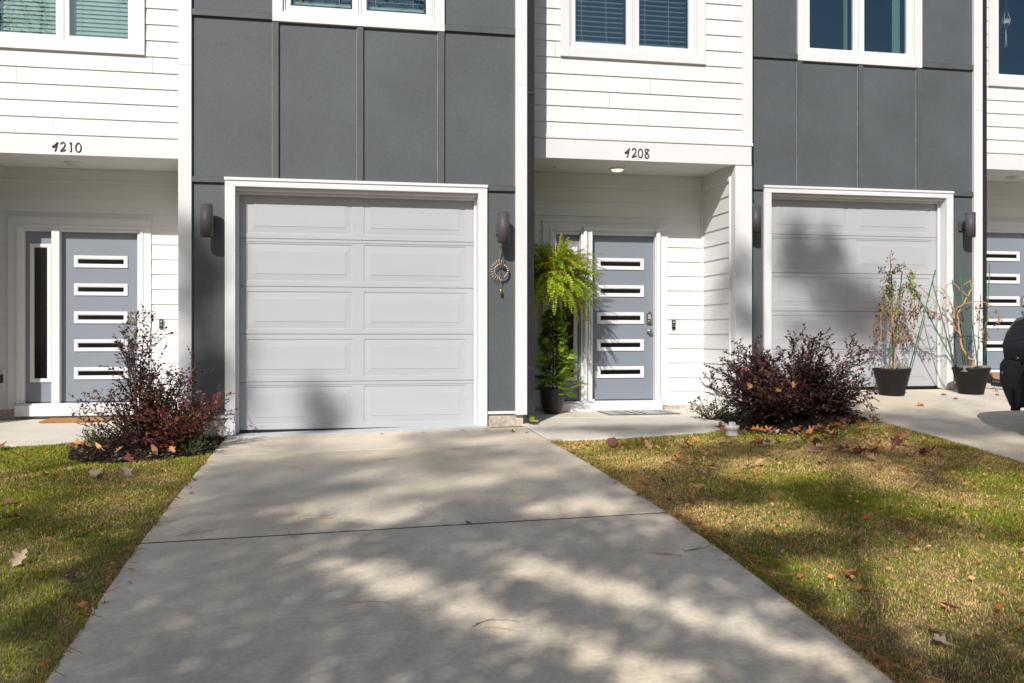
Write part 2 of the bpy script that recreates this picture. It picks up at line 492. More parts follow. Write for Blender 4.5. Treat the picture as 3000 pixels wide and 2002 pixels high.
def townhouse(ox, oy, oz, label, dress_bay, dress_side, screen=False):
    root = thing("townhouse", label, "house", (BASE[0] + ox, BASE[1] + oy, BASE[2] + oz), "row of townhouses")
    O = BASE
    T = 8.2
    # --- grey bay
    wb = (-.554, 1.158, 4.075, 5.7)       # bay window outer trim
    gd = (-.909, 1.509, -.5, 2.427)
    g = MB()
    wallsheet(g, 9.57, -1.43, 2.015, .16, T, [(wb[0] + .05, wb[1] - .05, wb[2] + .05, wb[3] - .05), gd])
    g.poly([(-1.43, 11.6, .16), (-1.43, 9.57, .16), (-1.43, 9.57, T), (-1.43, 11.6, T)])
    g.poly([(2.015, 9.57, .16), (2.015, 11.1, .16), (2.015, 11.1, T), (2.015, 9.57, T)])
    g.build("gray_panel_wall", M['gray_panel'], root, O)
    for x0, x1 in ((-.554, -.495), (.273, .335), (1.091, 1.156)):
        b = MB(); b.box(x0, x1, 9.541, 9.569, 2.518, wb[2] - .002); b.box(x0 - .0045, x0 - .0004, 9.560, 9.5695, 2.52, wb[2] - .01, 1); b.build("batten", [M['gray_trim'], M['caulk']], root, O)
    for x0, x1, z0, z1 in ((-1.318, -1.008, 2.46, 2.513), (1.604, 1.899, 2.46, 2.513),
                           (-1.318, wb[0] - .002, 4.088, 4.151), (wb[1] + .002, 1.899, 4.088, 4.151)):
        b = MB(); b.box(x0, x1, 9.540, 9.569, z0, z1)
        b.poly([(x0, 9.540, z1 + .001), (x1, 9.540, z1 + .001), (x1, 9.569, z1 + .007), (x0, 9.569, z1 + .007)])
        b.build("trim_band", M['gray_trim'], root, O, .002)
    for x0, x1, seam in ((-1.44, -1.318, 3.59), (1.899, 2.021, 3.57)):
        b = MB()
        b.box(x0, x1, 9.528, 9.5695, .135, seam - .0015); b.box(x0, x1, 9.528, 9.5695, seam + .0015, T)
        b.box(x0, x1, 9.5305, 9.5695, seam - .0015, seam + .0015)
        xs = x0 if x0 < 0 else x1
        if x0 < 0: b.box(x0, x0 + .028, 9.5695, 9.65, .135, T)
        else: b.box(x1 - .028, x1, 9.5695, 9.65, .135, T)
        b.build("corner_board", M['white_trim'], root, O, .002)
    f = MB(); f.box(-1.40, -1.008, 9.575, 11.9, -.6, .145); f.build("foundation", M['found'], root, O, .006)
    f = MB(); f.box(1.56, 1.99, 9.575, 11.0, -.6, .145); f.build("foundation", M['found'], root, O, .006)
    f = MB(); f.box(-1.317, -1.009, 9.552, 9.5745, .146, .174); f.build("skirt_board", M['white_trim'], root, O, .002)
    f = MB(); f.box(1.557, 1.98, 9.549, 9.5745, .146, .174); f.build("skirt_board", M['white_trim'], root, O, .002)
    # garage surround, jambs, threshold
    f = MB()
    f.box(-1.006, -.909, 9.532, 9.60, -.02, 2.427); f.box(1.509, 1.602, 9.532, 9.60, -.02, 2.427)
    f.box(-1.006, 1.602, 9.532, 9.60, 2.4275, 2.485); f.box(-1.012, 1.608, 9.520, 9.60, 2.4855, 2.515)
    f.box(-.930, -.9092, 9.6005, 9.80, -.02, 2.40); f.box(1.5092, 1.53, 9.6005, 9.80, -.02, 2.40)
    f.box(-.930, 1.53, 9.6005, 9.80, 2.4005, 2.427)
    f.box(-.9088, -.885, 9.68, 9.705, -.01, 2.395); f.box(1.485, 1.5088, 9.68, 9.705, -.01, 2.395)
    f.box(-.885, 1.485, 9.68, 9.705, 2.372, 2.3995)
    f.build("garage_door_frame", M['white_trim'], root, O, .003)
    d = MB()
    yd = 9.722
    hs = .482
    for i in range(5):
        z0 = .012 + i * hs; z1 = z0 + hs
        zs = [z0 + .0016, z1 - .0050]
        holes = [(-.81, .232, z0 + .05, z1 - .052), (.348, 1.40, z0 + .05, z1 - .052)]
        wallsheet(d, yd, -.909, 1.509, zs[0], zs[1], holes)
        for h in holes: raised_panel(d, *h, yd)
        # tongue-and-groove seam between sections
        d.poly([(-.909, yd, z1 - .005), (1.509, yd, z1 - .005), (1.509, yd + .012, z1 - .0016), (-.909, yd + .012, z1 - .0016)])
        d.poly([(-.909, yd + .012, z1 - .0016), (1.509, yd + .012, z1 - .0016), (1.509, yd + .012, z1 + .0012), (-.909, yd + .012, z1 + .0012)])
        d.poly([(-.909, yd + .012, z1 + .0012), (1.509, yd + .012, z1 + .0012), (1.509, yd, z1 + .0016), (-.909, yd, z1 + .0016)])
        if i in (0, 3):
            d.box(-.909, 1.509, yd - .005, yd - .0005, z1 - .034, z1 - .024)
    gdo = d.build("garage_door", M['garage'], root, O)
    s = MB(); s.box(-.905, 1.505, yd + .002, yd + .03, -.02, .0155); s.build("weather_seal", M['black_plastic'], gdo, O)
    # --- bay window
    window(root, O, *wb, 9.56, dress_bay)
    # --- white side: upper siding, fascia, porch
    ws = (2.507, 4.204, 4.048, 5.68)
    u = MB()
    siding(u, 'x', 10.06, 2.0155, 4.659, 3.171, T, 3.148, holes=[ws], butts=random.Random(int(ox * 7) + 3))
    u.build("siding_wall", M['white_siding'], root, O)
    window(root, O, *ws, 10.05, dress_side)
    b = MB()
    b.box(4.659, 4.777, 10.028, 10.09, 3.171, T); b.box(4.7495, 4.777, 10.0905, 10.7, 3.171, T)
    b.box(4.749, 4.775, 10.71, 12.4, .1, T)
    b.build("corner_board", M['white_trim'], root, O, .002)
    b = MB()
    b.box(2.0155, 4.765, 10.028, 10.20, 2.918, 3.136); b.box(2.0155, 4.78, 10.016, 10.07, 3.1365, 3.17)
    b.build("fascia_board", M['white_trim'], root, O, .003)
    b = MB()
    b.box(4.572, 4.777, 10.040, 10.17, .02, 2.9175)
    b.build("porch_post", M['white_trim'], root, O, .003)
    c = MB()
    c.poly([(2.0155, 10.2005, 2.9325), (4.58, 10.2005, 2.9325), (4.58, 11.0, 2.9325), (2.0155, 11.0, 2.9325)][::-1])
    c.build("porch_ceiling", M['ceiling'], root, O)
    w = MB()
    cas = (2.517, 4.103, .03, 2.35)
    siding(w, 'x', 11.0, 2.0155, 4.543, .095, 2.76, .0895, holes=[(2.56, 4.06, .03, 2.31)])
    w.box(2.0155, 4.5785, 10.976, 11.0, 2.7605, 2.93); w.box(2.0155, 4.5785, 10.97, 10.9755, 2.76, 2.80)
    siding(w, 'y', 4.579, 10.1705, 10.965, .095, 2.76, .0895)
    w.box(4.5555, 4.5785, 10.1705, 10.9695, 2.7605, 2.93); w.box(4.55, 4.5555, 10.1705, 10.9695, 2.76, 2.80)
    w.box(4.543, 4.5785, 10.966, 11.0, .095, 2.7595)
    w.box(4.556, 4.5785, 10.1705, 10.185, .095, 2.7595)
    w.build("porch_wall", M['white_siding'], root, O)
    fo = MB(); fo.box(2.0155, 4.5845, 10.99, 11.3, -.4, .094); fo.build("foundation", M['found'], root, O, .004)
    fo = MB(); fo.box(4.585, 4.76, 10.19, 11.3, -.4, .094); fo.build("foundation", M['found'], root, O, .004)
    # --- door set
    e = MB()
    e.box(2.517, 2.61, 10.972, 11.05, .10, 2.26); e.box(4.014, 4.103, 10.972, 11.05, .10, 2.26)
    e.box(2.517, 4.103, 10.972, 11.05, 2.2605, 2.335); e.box(2.510, 4.11, 10.962, 11.05, 2.3355, 2.352)
    e.build("door_casing", M['white_trim'], root, O, .002)
    e = MB()
    for q0, q1, yy0 in ((2.6105, 2.645, 10.962), (2.6455, 2.688, 10.99), (2.995, 3.083, 10.965), (3.945, 3.982, 10.99), (3.9825, 4.0135, 10.962)):
        e.box(q0, q1, yy0, 11.10, .165, 2.2255)
    e.box(2.6105, 4.0135, 10.962, 11.10, 2.226, 2.26)
    e.box(2.6885, 2.9945, 10.99, 11.10, 2.19, 2.2255); e.box(3.0835, 3.9445, 10.99, 11.10, 2.19, 2.2255)
    e.build("door_frame", M['white_trim'], root, O, .003)
    e = MB()
    e.box(2.612, 4.012, 10.90, 11.05, .02, .145); e.box(2.620, 4.006, 10.93, 11.12, .1455, .164)
    e.build("door_sill", M['vinyl'], root, O, .003)
    yd = 11.065
    d = MB(); d.box(3.086, 3.942, yd, yd + .045, .176, 2.188)
    door = d.build("front_door", M['door'], root, O)
    for i in range(5):
        zc = 1.8435 - i * .333
        l = MB()
        x0, x1, z0, z1 = 3.222, 3.822, zc - .071, zc + .071
        frame(l, x0, x1, z0, z1, .036, yd - .014, yd - .0005)
        frame(l, x0 + .036, x1 - .036, z0 + .036, z1 - .036, .008, yd - .008, yd - .0005)
        l.box(x0 + .0445, x1 - .0445, yd - .003, yd - .0008, z0 + .0445, z1 - .0445, 1)
        l.build("door_window", [M['vinyl'], M['black_glass']], door, O)
    l = MB()
    kx = 3.89
    l.box(kx - .034, kx + .034, yd - .026, yd - .0005, 1.105, 1.225)
    l.tube([(kx, yd - .026, 1.13), (kx, yd - .044, 1.13)], .019, 14)
    l.tube([(kx, yd - .0005, 1.225), (kx, yd - .026, 1.225)], .034, 18)
    for a in range(3):
        for r in range(4):
            l.box(kx - .018 + a * .013, kx - .009 + a * .013, yd - .0285, yd - .0262, 1.170 + r * .014, 1.179 + r * .014, 1)
    l.build("door_lock", [M['steel'], M['vinyl']], door, O, .003)
    h = MB()
    prof = [(.0, .0), (.033, .001), (.034, .008), (.014, .012), (.013, .03), (.022, .036), (.029, .048), (.027, .060), (.015, .068), (0, .07)]
    n = 20; pts = []
    for r, q in prof:
        pts.append([(kx + r * math.cos(2 * math.pi * k / n), yd - q, 1.012 + r * math.sin(2 * math.pi * k / n)) for k in range(n)])
    for A, B in zip(pts, pts[1:]):
        for k in range(n): h.poly([A[k], A[(k + 1) % n], B[(k + 1) % n], B[k]], smooth=True)
    h.build("door_handle", M['steel'], door, O)
    s = MB(); s.box(3.084, 3.944, yd + .004, yd + .03, .165, .1755); s.build("weather_seal", M['black_plastic'], door, O)
    d = MB(); d.box(2.689, 2.994, yd, yd + .04, .176, 2.188); d.box(2.689, 2.994, yd + .004, yd + .03, .165, .1755, 1)
    sl = d.build("sidelight", [M['door'], M['black_plastic']], root, O)
    l = MB()
    frame(l, 2.739, 2.969, .41, 2.045, .036, yd - .014, yd - .0005)
    frame(l, 2.775, 2.933, .446, 2.009, .008, yd - .008, yd - .0005)
    l.box(2.7835, 2.9245, yd - .003, yd - .0008, .4545, 2.0005, 1)
    l.build("sidelight_window", [M['vinyl'], M['black_glass']], sl, O)
    if screen:
        q = MB()
        for xx in (3.045, 3.115):
            q.tube([(xx, 10.945, .19), (xx, 10.945, 2.235)], .026 if xx < 3.1 else .018, 12)
        q.box(3.078, 3.098, 10.93, 10.958, .19, 2.235)
        q.tube([(3.975, 10.945, .19), (3.975, 10.945, 2.235)], .024, 12)
        q.box(3.945, 3.954, 10.935, 10.958, .19, 2.235)
        for xx0, xx1 in ((3.01, 3.15), (3.935, 4.02)):
            q.box(xx0, xx1, 10.915, 10.96, 2.2355, 2.275); q.box(xx0, xx1, 10.915, 10.96, .15, .1895)
        q.box(3.15, 3.935, 10.93, 10.96, 2.24, 2.27)
        q.build("screen_door_track", M['vinyl'], root, O, .003)
    # --- parapet roof and rear so that the house is closed
    r = MB()
    r.box(-1.46, 2.04, 9.50, 18, T + .001, T + .18); r.box(2.041, 4.80, 10.0, 18, T + .001, T + .18)
    r.build("roof", M['gray_trim'], root, O)
    r = MB()
    r.poly([(-1.44, 18, -.5), (4.777, 18, -.5), (4.777, 18, T), (-1.44, 18, T)][::-1])
    r.poly([(4.774, 12.4, .1), (4.774, 18, .1), (4.774, 18, T), (4.774, 12.4, T)])
    r.poly([(-1.435, 11.6, 0), (-1.435, 18, 0), (-1.435, 18, T), (-1.435, 11.6, T)][::-1])
    r.build("rear_wall", M['white_siding'], root, O)
    return root


townhouse(0, 0, 0, "middle townhouse with the single garage at the head of the wide driveway and number 4208", 'raised', 'open', True)
townhouse(-6.2, .85, 0, "left townhouse, numbered 4210, with a coir mat at its slate blue door", 'closed', 'closed')
townhouse(6.25, 1.15, .295, "right townhouse set further back, with two dead potted vines before its garage", 'jamb_return', 'none')


# ------------------------------------------------------------------ ground, slabs
def grass_ground_mat():
    m = pmat("lawn_thatch", (.22, .18, .085), .95, .35, 2.2, .8, 60, fine=.35, fs=38, spec=.1, dist=.01)
    return m


M['thatch'] = grass_ground_mat()
M['mulch'] = pmat("dark_mulch", (.040, .027, .022), .95, .3, 8, 1.0, 45, fine=.4, fs=50, spec=.15, dist=.02)


def grid_sheet(name, xs, ys, zf, mat, kind='structure'):
    GX, GY = np.meshgrid(xs, ys)
    V = np.stack([GX, GY, zf(GX, GY)], -1).reshape(-1, 3)
    nx, ny = len(xs), len(ys)
    i = np.arange(ny - 1)[:, None] * nx + np.arange(nx - 1)[None]
    F = np.stack([i, i + 1, i + nx + 1, i + nx], -1).reshape(-1, 4)
    return tag(npmesh(name, V, F, mat, smooth=True), kind=kind)


gx = np.concatenate([np.linspace(-160, -14, 16), np.linspace(-13.8, 14, 210), np.linspace(16, 160, 16)])
gy = np.concatenate([np.linspace(-160, -20, 16), np.linspace(-19, 2, 60), np.linspace(2.15, 13, 120), np.linspace(14, 160, 16)])
grid_sheet("ground", gx, gy, lambda X, Y: zg(X, Y) - .014, M['thatch'])


def slab(mb, xf0, xf1, y0, y1, nx=10, ny=10, dz=0.0, depth=.12, lip=.0025, m=0):
    """paving slab following the slope; xf0/xf1 give the side edges as functions of y (or numbers)"""
    f0 = xf0 if callable(xf0) else (lambda y: xf0)
    f1 = xf1 if callable(xf1) else (lambda y: xf1)
    b = len(mb.v)
    tv = [0, .004] + list(np.linspace(.03, .97, ny)) + [.996, 1]
    tu = [0, .004] + list(np.linspace(.03, .97, nx)) + [.996, 1]
    for j, v in enumerate(tv):
        yv = y0(0) if callable(y0) else y0
        for i, u in enumerate(tu):
            # side edges depend on y, ends may depend on x
            ya = y0 if not callable(y0) else None
            yy = None
            if callable(y0):
                x = f0(0) + (f1(0) - f0(0)) * u
                yy = y0(x) + ((y1(x) if callable(y1) else y1) - y0(x)) * v
            else:
                yy = y0 + (y1 - y0) * v
                x = f0(yy) + (f1(yy) - f0(yy)) * u
            edge = i in (0, len(tu) - 1) or j in (0, len(tv) - 1)
            mb.v.append((x, yy, zgf(x, yy) + dz - (lip if edge else 0)))
    W = len(tu); Hh = len(tv)
    for j in range(Hh - 1):
        for i in range(W - 1):
            a = b + j * W + i
            mb.f.append((a, a + 1, a + W + 1, a + W)); mb.m.append(m); mb.sm.append(True)
    per = [(0, i) for i in range(W)] + [(j, W - 1) for j in range(1, Hh)] + [(Hh - 1, i) for i in range(W - 2, -1, -1)] + [(j, 0) for j in range(Hh - 2, 0, -1)]
    idx = [b + j * W + i for j, i in per]
    c = len(mb.v)
    for k in idx:
        x, y, z = mb.v[k]; mb.v.append((x, y, z - depth))
    n = len(idx)
    for k in range(n):
        mb.f.append((idx[k], c + k, c + (k + 1) % n, idx[(k + 1) % n])); mb.m.append(m); mb.sm.append(False)


DL, DR = -.985, 1.957
d = MB()
ends = [9.375, 8.19, 5.245, 2.3, -.65, -3.6]
for a, b in zip(ends, ends[1:]):
    g = .016 if a != 8.19 and b != 8.19 else .005
    slab(d, DL, DR, b + (.014 if b != 8.19 else .005), a - (.014 if a != 8.19 else .005), 14, 24)
for y in (8.19, 5.245, 2.3, -.65):
    xs_ = np.linspace(DL, DR, 12)
    for x0, x1 in zip(xs_, xs_[1:]):
        d.poly([(x0, y - .02, zgf(x0, y) - .0045), (x1, y - .02, zgf(x1, y) - .0045), (x1, y + .02, zgf(x1, y) - .0045), (x0, y + .02, zgf(x0, y) - .0045)], 1)
tag(d.build("driveway", [M['concrete'], M['joint']]), kind='structure')
d = MB(); slab(d, -1.0, 1.60, 9.381, 9.80, 8, 3, dz=.004)
tag(d.build("garage_apron", M['threshold']), kind='structure')


def walk_front(x):
    return np.interp(x, [1.96, 2.4, 3.0, 3.6, 3.9, 4.1, 4.2, 4.3], [8.26, 8.30, 8.42, 8.60, 8.80, 9.15, 9.6, 10.0]).item()


d = MB()
slab(d, 1.97, 4.30, walk_front, 10.16, 20, 10, dz=.002)
slab(d, 2.05, 4.585, 10.168, 10.996, 10, 4, dz=.004)
tag(d.build("walkway", M['concrete_walk']), kind='structure')
d = MB()
slab(d, -9.0, -1.46, lambda x: np.interp(x, [-9, -3.2, -2.6, -2.2, -1.8, -1.5], [8.9, 9.13, 9.2, 9.45, 9.9, 10.3]).item(), 11.83, 20, 10, dz=.002)
tag(d.build("porch_path", M['concrete_walk']), kind='structure')
d = MB()
ex0 = lambda y: np.interp(y, [-4, 3, 7, 8.4, 9.2, 10.7], [5.2, 5.25, 5.28, 5.28, 5.30, 5.34]).item()
for a, b in ((10.78, 8.39), (8.39, 5.4), (5.4, 2.4), (2.4, -.6), (-.6, -3.6)):
    slab(d, ex0, 8.3, b + .005, a - .005, 10, 14)
tag(d.build("neighbour_driveway", M['concrete']), kind='structure')
d = MB(); slab(d, 8.312, 11.5, 9.3, 12.2, 8, 8, dz=.0)
tag(d.build("neighbour_path", M['concrete_walk']), kind='structure')
M['asphalt'] = pmat("asphalt", (.05, .05, .052), .9, .15, 2, .6, 120, fine=.2, fs=60)
grid_sheet("street", np.linspace(-80, 80, 60), np.linspace(-11, -3.7, 14), lambda X, Y: zg(X, Y) + .02, M['asphalt'])

# mulch beds on either side
def in_poly(px, py, poly):
    px = np.asarray(px); py = np.asarray(py)
    inside = np.zeros(px.shape, bool)
    n = len(poly)
    for i in range(n):
        x0, y0 = poly[i]; x1, y1 = poly[(i + 1) % n]
        c = ((y0 > py) != (y1 > py)) & (px < (x1 - x0) * (py - y0) / (y1 - y0 + 1e-12) + x0)
        inside ^= c
    return inside


BED_L = [(-2.2, 8.62), (-2.12, 8.3), (-1.95, 8.05), (-1.7, 8.0), (-1.35, 8.12), (-1.05, 8.3), (-.988, 8.4), (-.988, 9.55), (-1.45, 9.6), (-1.46, 10.3), (-1.8, 9.9), (-2.2, 9.42), (-2.3, 9.1)]
BED_R = [(3.95, 8.95), (4.05, 8.62), (4.3, 8.4), (4.7, 8.27), (5.1, 8.3), (5.29, 8.5), (5.32, 10.6), (4.8, 10.7), (4.79, 10.05), (4.55, 10.03), (4.3, 10.0), (4.1, 9.2)]


def bed(name, poly, n):
    xs = np.array([p[0] for p in poly]); ys = np.array([p[1] for p in poly])
    cx, cy = xs.mean(), ys.mean()
    mb = MB()
    rings = []
    for t in (0, .25, .5, .7, .85, 1.0):
        rings.append([(cx + (x - cx) * t, cy + (y - cy) * t, zgf(cx + (x - cx) * t, cy + (y - cy) * t) - .006 + .03 * (1 - t * t)) for x, y in poly])
    for A, B in zip(rings, rings[1:]):
        for i in range(len(poly)):
            j = (i + 1) % len(poly)
            mb.poly([A[i], B[i], B[j], A[j]], smooth=True)
    tag(mb.build(name, M['mulch']), kind='structure')
    V, F, C = [], [], []
    k = 0
    while k < n:
        x = random.uniform(xs.min(), xs.max()); y = random.uniform(ys.min(), ys.max())
        if not in_poly(x, y, poly): continue
        t = min(1, math.hypot(x - cx, y - cy) / .8)
        z = zgf(x, y) + .022 * (1 - t * t) + random.uniform(0, .022)
        L = random.uniform(.012, .05); w = random.uniform(.004, .012)
        a = random.uniform(0, 6.28); tl = random.uniform(-.5, .5)
        dx, dy, dz = math.cos(a) * L, math.sin(a) * L, tl * L
        sx, sy = -math.sin(a) * w, math.cos(a) * w
        b = len(V); sz = random.uniform(-.004, .006)
        V += [(x - sx, y - sy, z), (x + sx, y + sy, z + sz), (x + dx + sx, y + dy + sy, z + dz + sz), (x + dx - sx, y + dy - sy, z + dz)]
        F.append((b, b + 1, b + 2, b + 3))
        c = random.choice([(.05, .033, .026), (.03, .02, .017), (.08, .05, .035), (.02, .015, .014), (.05, .04, .035), (.16, .10, .06)] if random.random() < .93 else [(.33, .27, .21)])
        s = random.uniform(.7, 1.2); C += [tuple(v * s for v in c)] * 4
        k += 1
    o = npmesh("mulch_chips", np.array(V), np.array(F), M['leafy'], np.array(C))
    tag(o, kind='stuff')


M['leafy'] = pmat("plant_matter", (.1, .1, .1), .7, .12, 30, attr=True, spec=.25)
M['leaf_green'] = pmat("fresh_leaf", (.1, .1, .1), .5, .12, 30, attr=True, spec=.35, trans=.35)
M['leaf_dark'] = pmat("dark_leaf", (.1, .1, .1), .38, .15, 30, attr=True, spec=.5, trans=.12)
M['grass'] = pmat("grass_blade", (.1, .1, .1), .6, .1, 20, attr=True, spec=.25, trans=.25)
M['dry_leaf'] = pmat("dry_leaf", (.1, .1, .1), .65, .15, 25, .3, 90, attr=True, spec=.3, trans=.12)
M['bark'] = pmat("bark", (.085, .06, .045), .9, .25, 8, .8, 40, dist=.01)
bed("mulch_bed", BED_L, 2600)
bed("shrub_bed", BED_R, 1800)


# ------------------------------------------------------------------ lawn
def vnoise(x, y, s, seed=0):
    r = np.random.default_rng(seed)
    g = r.random((64, 64))
    u, v = np.asarray(x) * s + 500, np.asarray(y) * s + 500
    i, j = np.floor(u).astype(int), np.floor(v).astype(int)
    fu, fv = u - i, v - j
    fu = fu * fu * (3 - 2 * fu); fv = fv * fv * (3 - 2 * fv)
    G = lambda a, b: g[a % 64, b % 64]
    return (G(i, j) * (1 - fu) + G(i + 1, j) * fu) * (1 - fv) + (G(i, j + 1) * (1 - fu) + G(i + 1, j + 1) * fu) * fv


def lawn(name, x0, x1, y0, y1, dens, keep, dry0, seed):
    r = np.random.default_rng(seed)
    n = int((x1 - x0) * (y1 - y0) * dens)
    x = r.uniform(x0, x1, n); y = r.uniform(y0, y1, n)
    D = .1917 * x + .9815 * y
    k = keep(x, y) & (r.random(n) < np.clip(7.0 / np.maximum(D, 3.5), .5, 1.6))
    x, y, D = x[k], y[k], D[k]; n = len(x)
    z = zg(x, y) - np.where((x > DL) & (x < DR), .0, .014)
    tuft = .6 * vnoise(x, y, 9, seed + 1) + .4 * vnoise(x, y, 23, seed + 2)
    dry = dry0 + 1.15 * (vnoise(x, y, 1.5, seed + 3) - .5) + .55 * (vnoise(x, y, 5.5, seed + 4) - .5) - .20 * sstep(6.6, 8.4, y)
    isdry = r.random(n) < np.clip(dry, .05, .93)
    h = (.010 + .022 * tuft ** 1.3) * r.uniform(.6, 1.3, n) * np.where(isdry, .9, 1.05)
    w = (.0009 + .00030 * np.clip(D, 3, 9)) * r.uniform(.7, 1.3, n)
    a = r.uniform(0, 2 * np.pi, n)
    lean = np.abs(r.normal(0, .75, n)) * np.where(isdry, 1.3, .9) + .1
    la = r.uniform(0, 2 * np.pi, n)
    lx, ly = np.cos(la) * np.sin(np.minimum(lean, 1.35)) * h, np.sin(la) * np.sin(np.minimum(lean, 1.35)) * h
    lz = np.maximum(np.cos(np.minimum(lean, 1.35)) * h, .004)
    sx, sy = np.cos(a) * w, np.sin(a) * w
    P = np.stack([x, y, z], -1)
    S = np.stack([sx, sy, np.zeros(n)], -1)
    T = np.stack([lx, ly, lz], -1)
    # blade: base pair, bent middle pair, tip
    Mx = P + T * .55 + np.stack([np.zeros(n), np.zeros(n), h * .12], -1)
    V = np.stack([P - S, P + S, Mx + S * .8, Mx - S * .8, P + T], 1).reshape(-1, 3)
    b = np.arange(n)[:, None] * 5
    F = np.concatenate([b + np.array([[0, 1, 2]]), b + np.array([[0, 2, 3]]), b + np.array([[3, 2, 4]])])
    green = np.array([[.215, .27, .020], [.29, .32, .026], [.165, .225, .020], [.37, .35, .04]])
    tan = np.array([[.72, .50, .20], [.80, .58, .27], [.60, .39, .15], [.50, .32, .14], [.74, .55, .28]])
    c = np.where(isdry[:, None], tan[r.integers(0, 5, n)], green[r.integers(0, 4, n)]) * r.uniform(.75, 1.2, n)[:, None]
    C = np.repeat(c, 5, 0)
    tag(npmesh(name, V, F, M['grass'], C), kind='stuff')


RAG = lambda y, s: .030 * (vnoise(y * 0, y, 7, s) + .6 * vnoise(y * 0, y, 23, s + 1) - .62)
lawn("left_lawn_grass", -6.5, DL + .02, 2.2, 9.3, 9500,
     lambda x, y: (x < DL - .004 + RAG(y, 61)) & (y < np.interp(x, [-9, -3.2, -2.6, -2.2, -2.0], [8.88, 9.11, 9.18, 9.4, 9.5])) & ~in_poly(x, y, BED_L) & (x > -.62 * y + 1.0 - 2.2), .30, 3)
WF = np.vectorize(walk_front)
lawn("right_lawn_grass", DR - .02, 5.27, 2.4, 9.2, 11500,
     lambda x, y: (x > DR + .004 - RAG(y, 71)) & (y < np.interp(x, [1.93, 2.4, 3.0, 3.6, 3.9, 4.1], [8.24, 8.28, 8.40, 8.58, 8.78, 9.1])) & ~in_poly(x, y, BED_R) & (x < np.interp(y, [-4, 3, 7, 8.4], [5.18, 5.23, 5.26, 5.26])) & (x < .85 * y + 1.2), .60, 5)


# ------------------------------------------------------------------ leaves, twigs
class Foliage:
    def __init__(s): s.V, s.F, s.C = [], [], []

    def leaf(s, p, d, nrm, L, w, c, droop=0.0):
        d = d.normalized(); sd = d.cross(nrm)
        if sd.length < 1e-4: sd = d.orthogonal()
        sd.normalize(); up = sd.cross(d)
        b = len(s.V)
        m = p + d * (L * .45) + up * (L * .06)
        t = p + d * L - up * (L * droop)
        s.V += [tuple(p), tuple(m + sd * w / 2), tuple(t), tuple(m - sd * w / 2)]
        s.F.append((b, b + 1, b + 2, b + 3)); s.C += [c] * 4

    def build(s, name, mat, parent=None, o=(0, 0, 0)):
        return npmesh(name, np.array(s.V) - np.array(o), np.array(s.F), mat, np.array(s.C), parent)


def rvec():
    while True:
        v = Vector((random.uniform(-1, 1), random.uniform(-1, 1), random.uniform(-1, 1)))
        if .01 < v.length < 1: return v.normalized()


def jit(c, a=.25):
    k = random.uniform(1 - a, 1 + a)
    return tuple(min(1, v * k * random.uniform(.9, 1.1)) for v in c)


def shrub(name, label, x, y, stems, cols, leafL, flowers=0, fl_cols=None, twig_c=(.075, .05, .04), twig_step=.05, leaf_step=.017, cat="shrub", mat=None, twig_len=.30, asym=None):
    """woody shrub: curved stems, side twigs, small leaves set alternately along them"""
    z = zgf(x, y)
    root = thing(name, label, cat, (x, y, z))
    br = MB(); fo = Foliage(); fl = Foliage(); tips = []
    for (az, tilt, L) in stems:
        d = Vector((math.cos(az) * math.sin(tilt), math.sin(az) * math.sin(tilt), math.cos(tilt)))
        p = Vector((math.cos(az) * .05 * random.random(), math.sin(az) * .05 * random.random(), 0))
        n = max(5, int(L / .06)); pts = [p.copy()]
        bend = rvec() * .25
        for i in range(n):
            t = i / n
            dd = (d + bend * t + rvec() * .13 + Vector((0, 0, .12 if tilt > .6 else -.04)) * t).normalized()
            p = p + dd * (L / n)
            if p.z < .03: p.z = .03
            pts.append(p.copy())
        br.tube(pts, [.006 * (1 - .75 * i / n) + .0012 for i in range(n + 1)], 5)
        s = L * .16
        while s < L:
            i = min(int(s / L * n), n - 1); f = s / L * n - i
            q = pts[i].lerp(pts[i + 1], f); tan = (pts[i + 1] - pts[i]).normalized()
            side = (rvec() - tan * 0); side = (side - tan * side.dot(tan)).normalized()
            td = (tan * random.uniform(.45, 1.0) + side * random.uniform(.6, 1.0)).normalized()
            tl = L * twig_len * (1 - .55 * s / L) * random.uniform(.5, 1.2) + .05
            m = max(2, int(tl / leaf_step)); tp = [q.copy()]; r = q.copy()
            for k in range(m):
                td = (td + rvec() * .16 + Vector((0, 0, .03))).normalized()
                r = r + td * (tl / m)
                if r.z < .02: r.z = .02
                tp.append(r.copy())
                sd = td.cross(Vector((0, 0, 1)) + rvec() * .6)
                if sd.length < .05: continue
                sd.normalize()
                ld = (td * .7 + sd * (1 if k % 2 else -1) * .8 + rvec() * .3).normalized()
                LL = leafL * random.uniform(.65, 1.2)
                fo.leaf(r, ld, (Vector((0, 0, 1)) + rvec() * .8), LL, LL * random.uniform(.45, .62), jit(random.choice(cols)), .12)
            br.tube(tp[::2] + [tp[-1]], .0012, 3, cap=False)
            tips.append(r.copy())
            s += twig_step * random.uniform(.6, 1.4)
        for k in range(4):
            fo.leaf(pts[-1], (d + rvec() * .8), rvec(), leafL, leafL * .5, jit(random.choice(cols)), .1)
    br.build("branch", pmat(name + "_bark", twig_c, .85, .2, 12), root)
    fo.build("foliage", mat or M['leaf_dark'], root)
    if flowers:
        for k in range(flowers):
            q = random.choice(tips) if not asym else random.choice([t for t in tips if asym(t)])
            c = random.choice(fl_cols)
            for i in range(11):
                fl.leaf(q + rvec() * .006, rvec(), rvec(), random.uniform(.014, .024), .004, jit(c, .2), .2)
        fl.build("flower", M['leaf_green'], root)
    return root


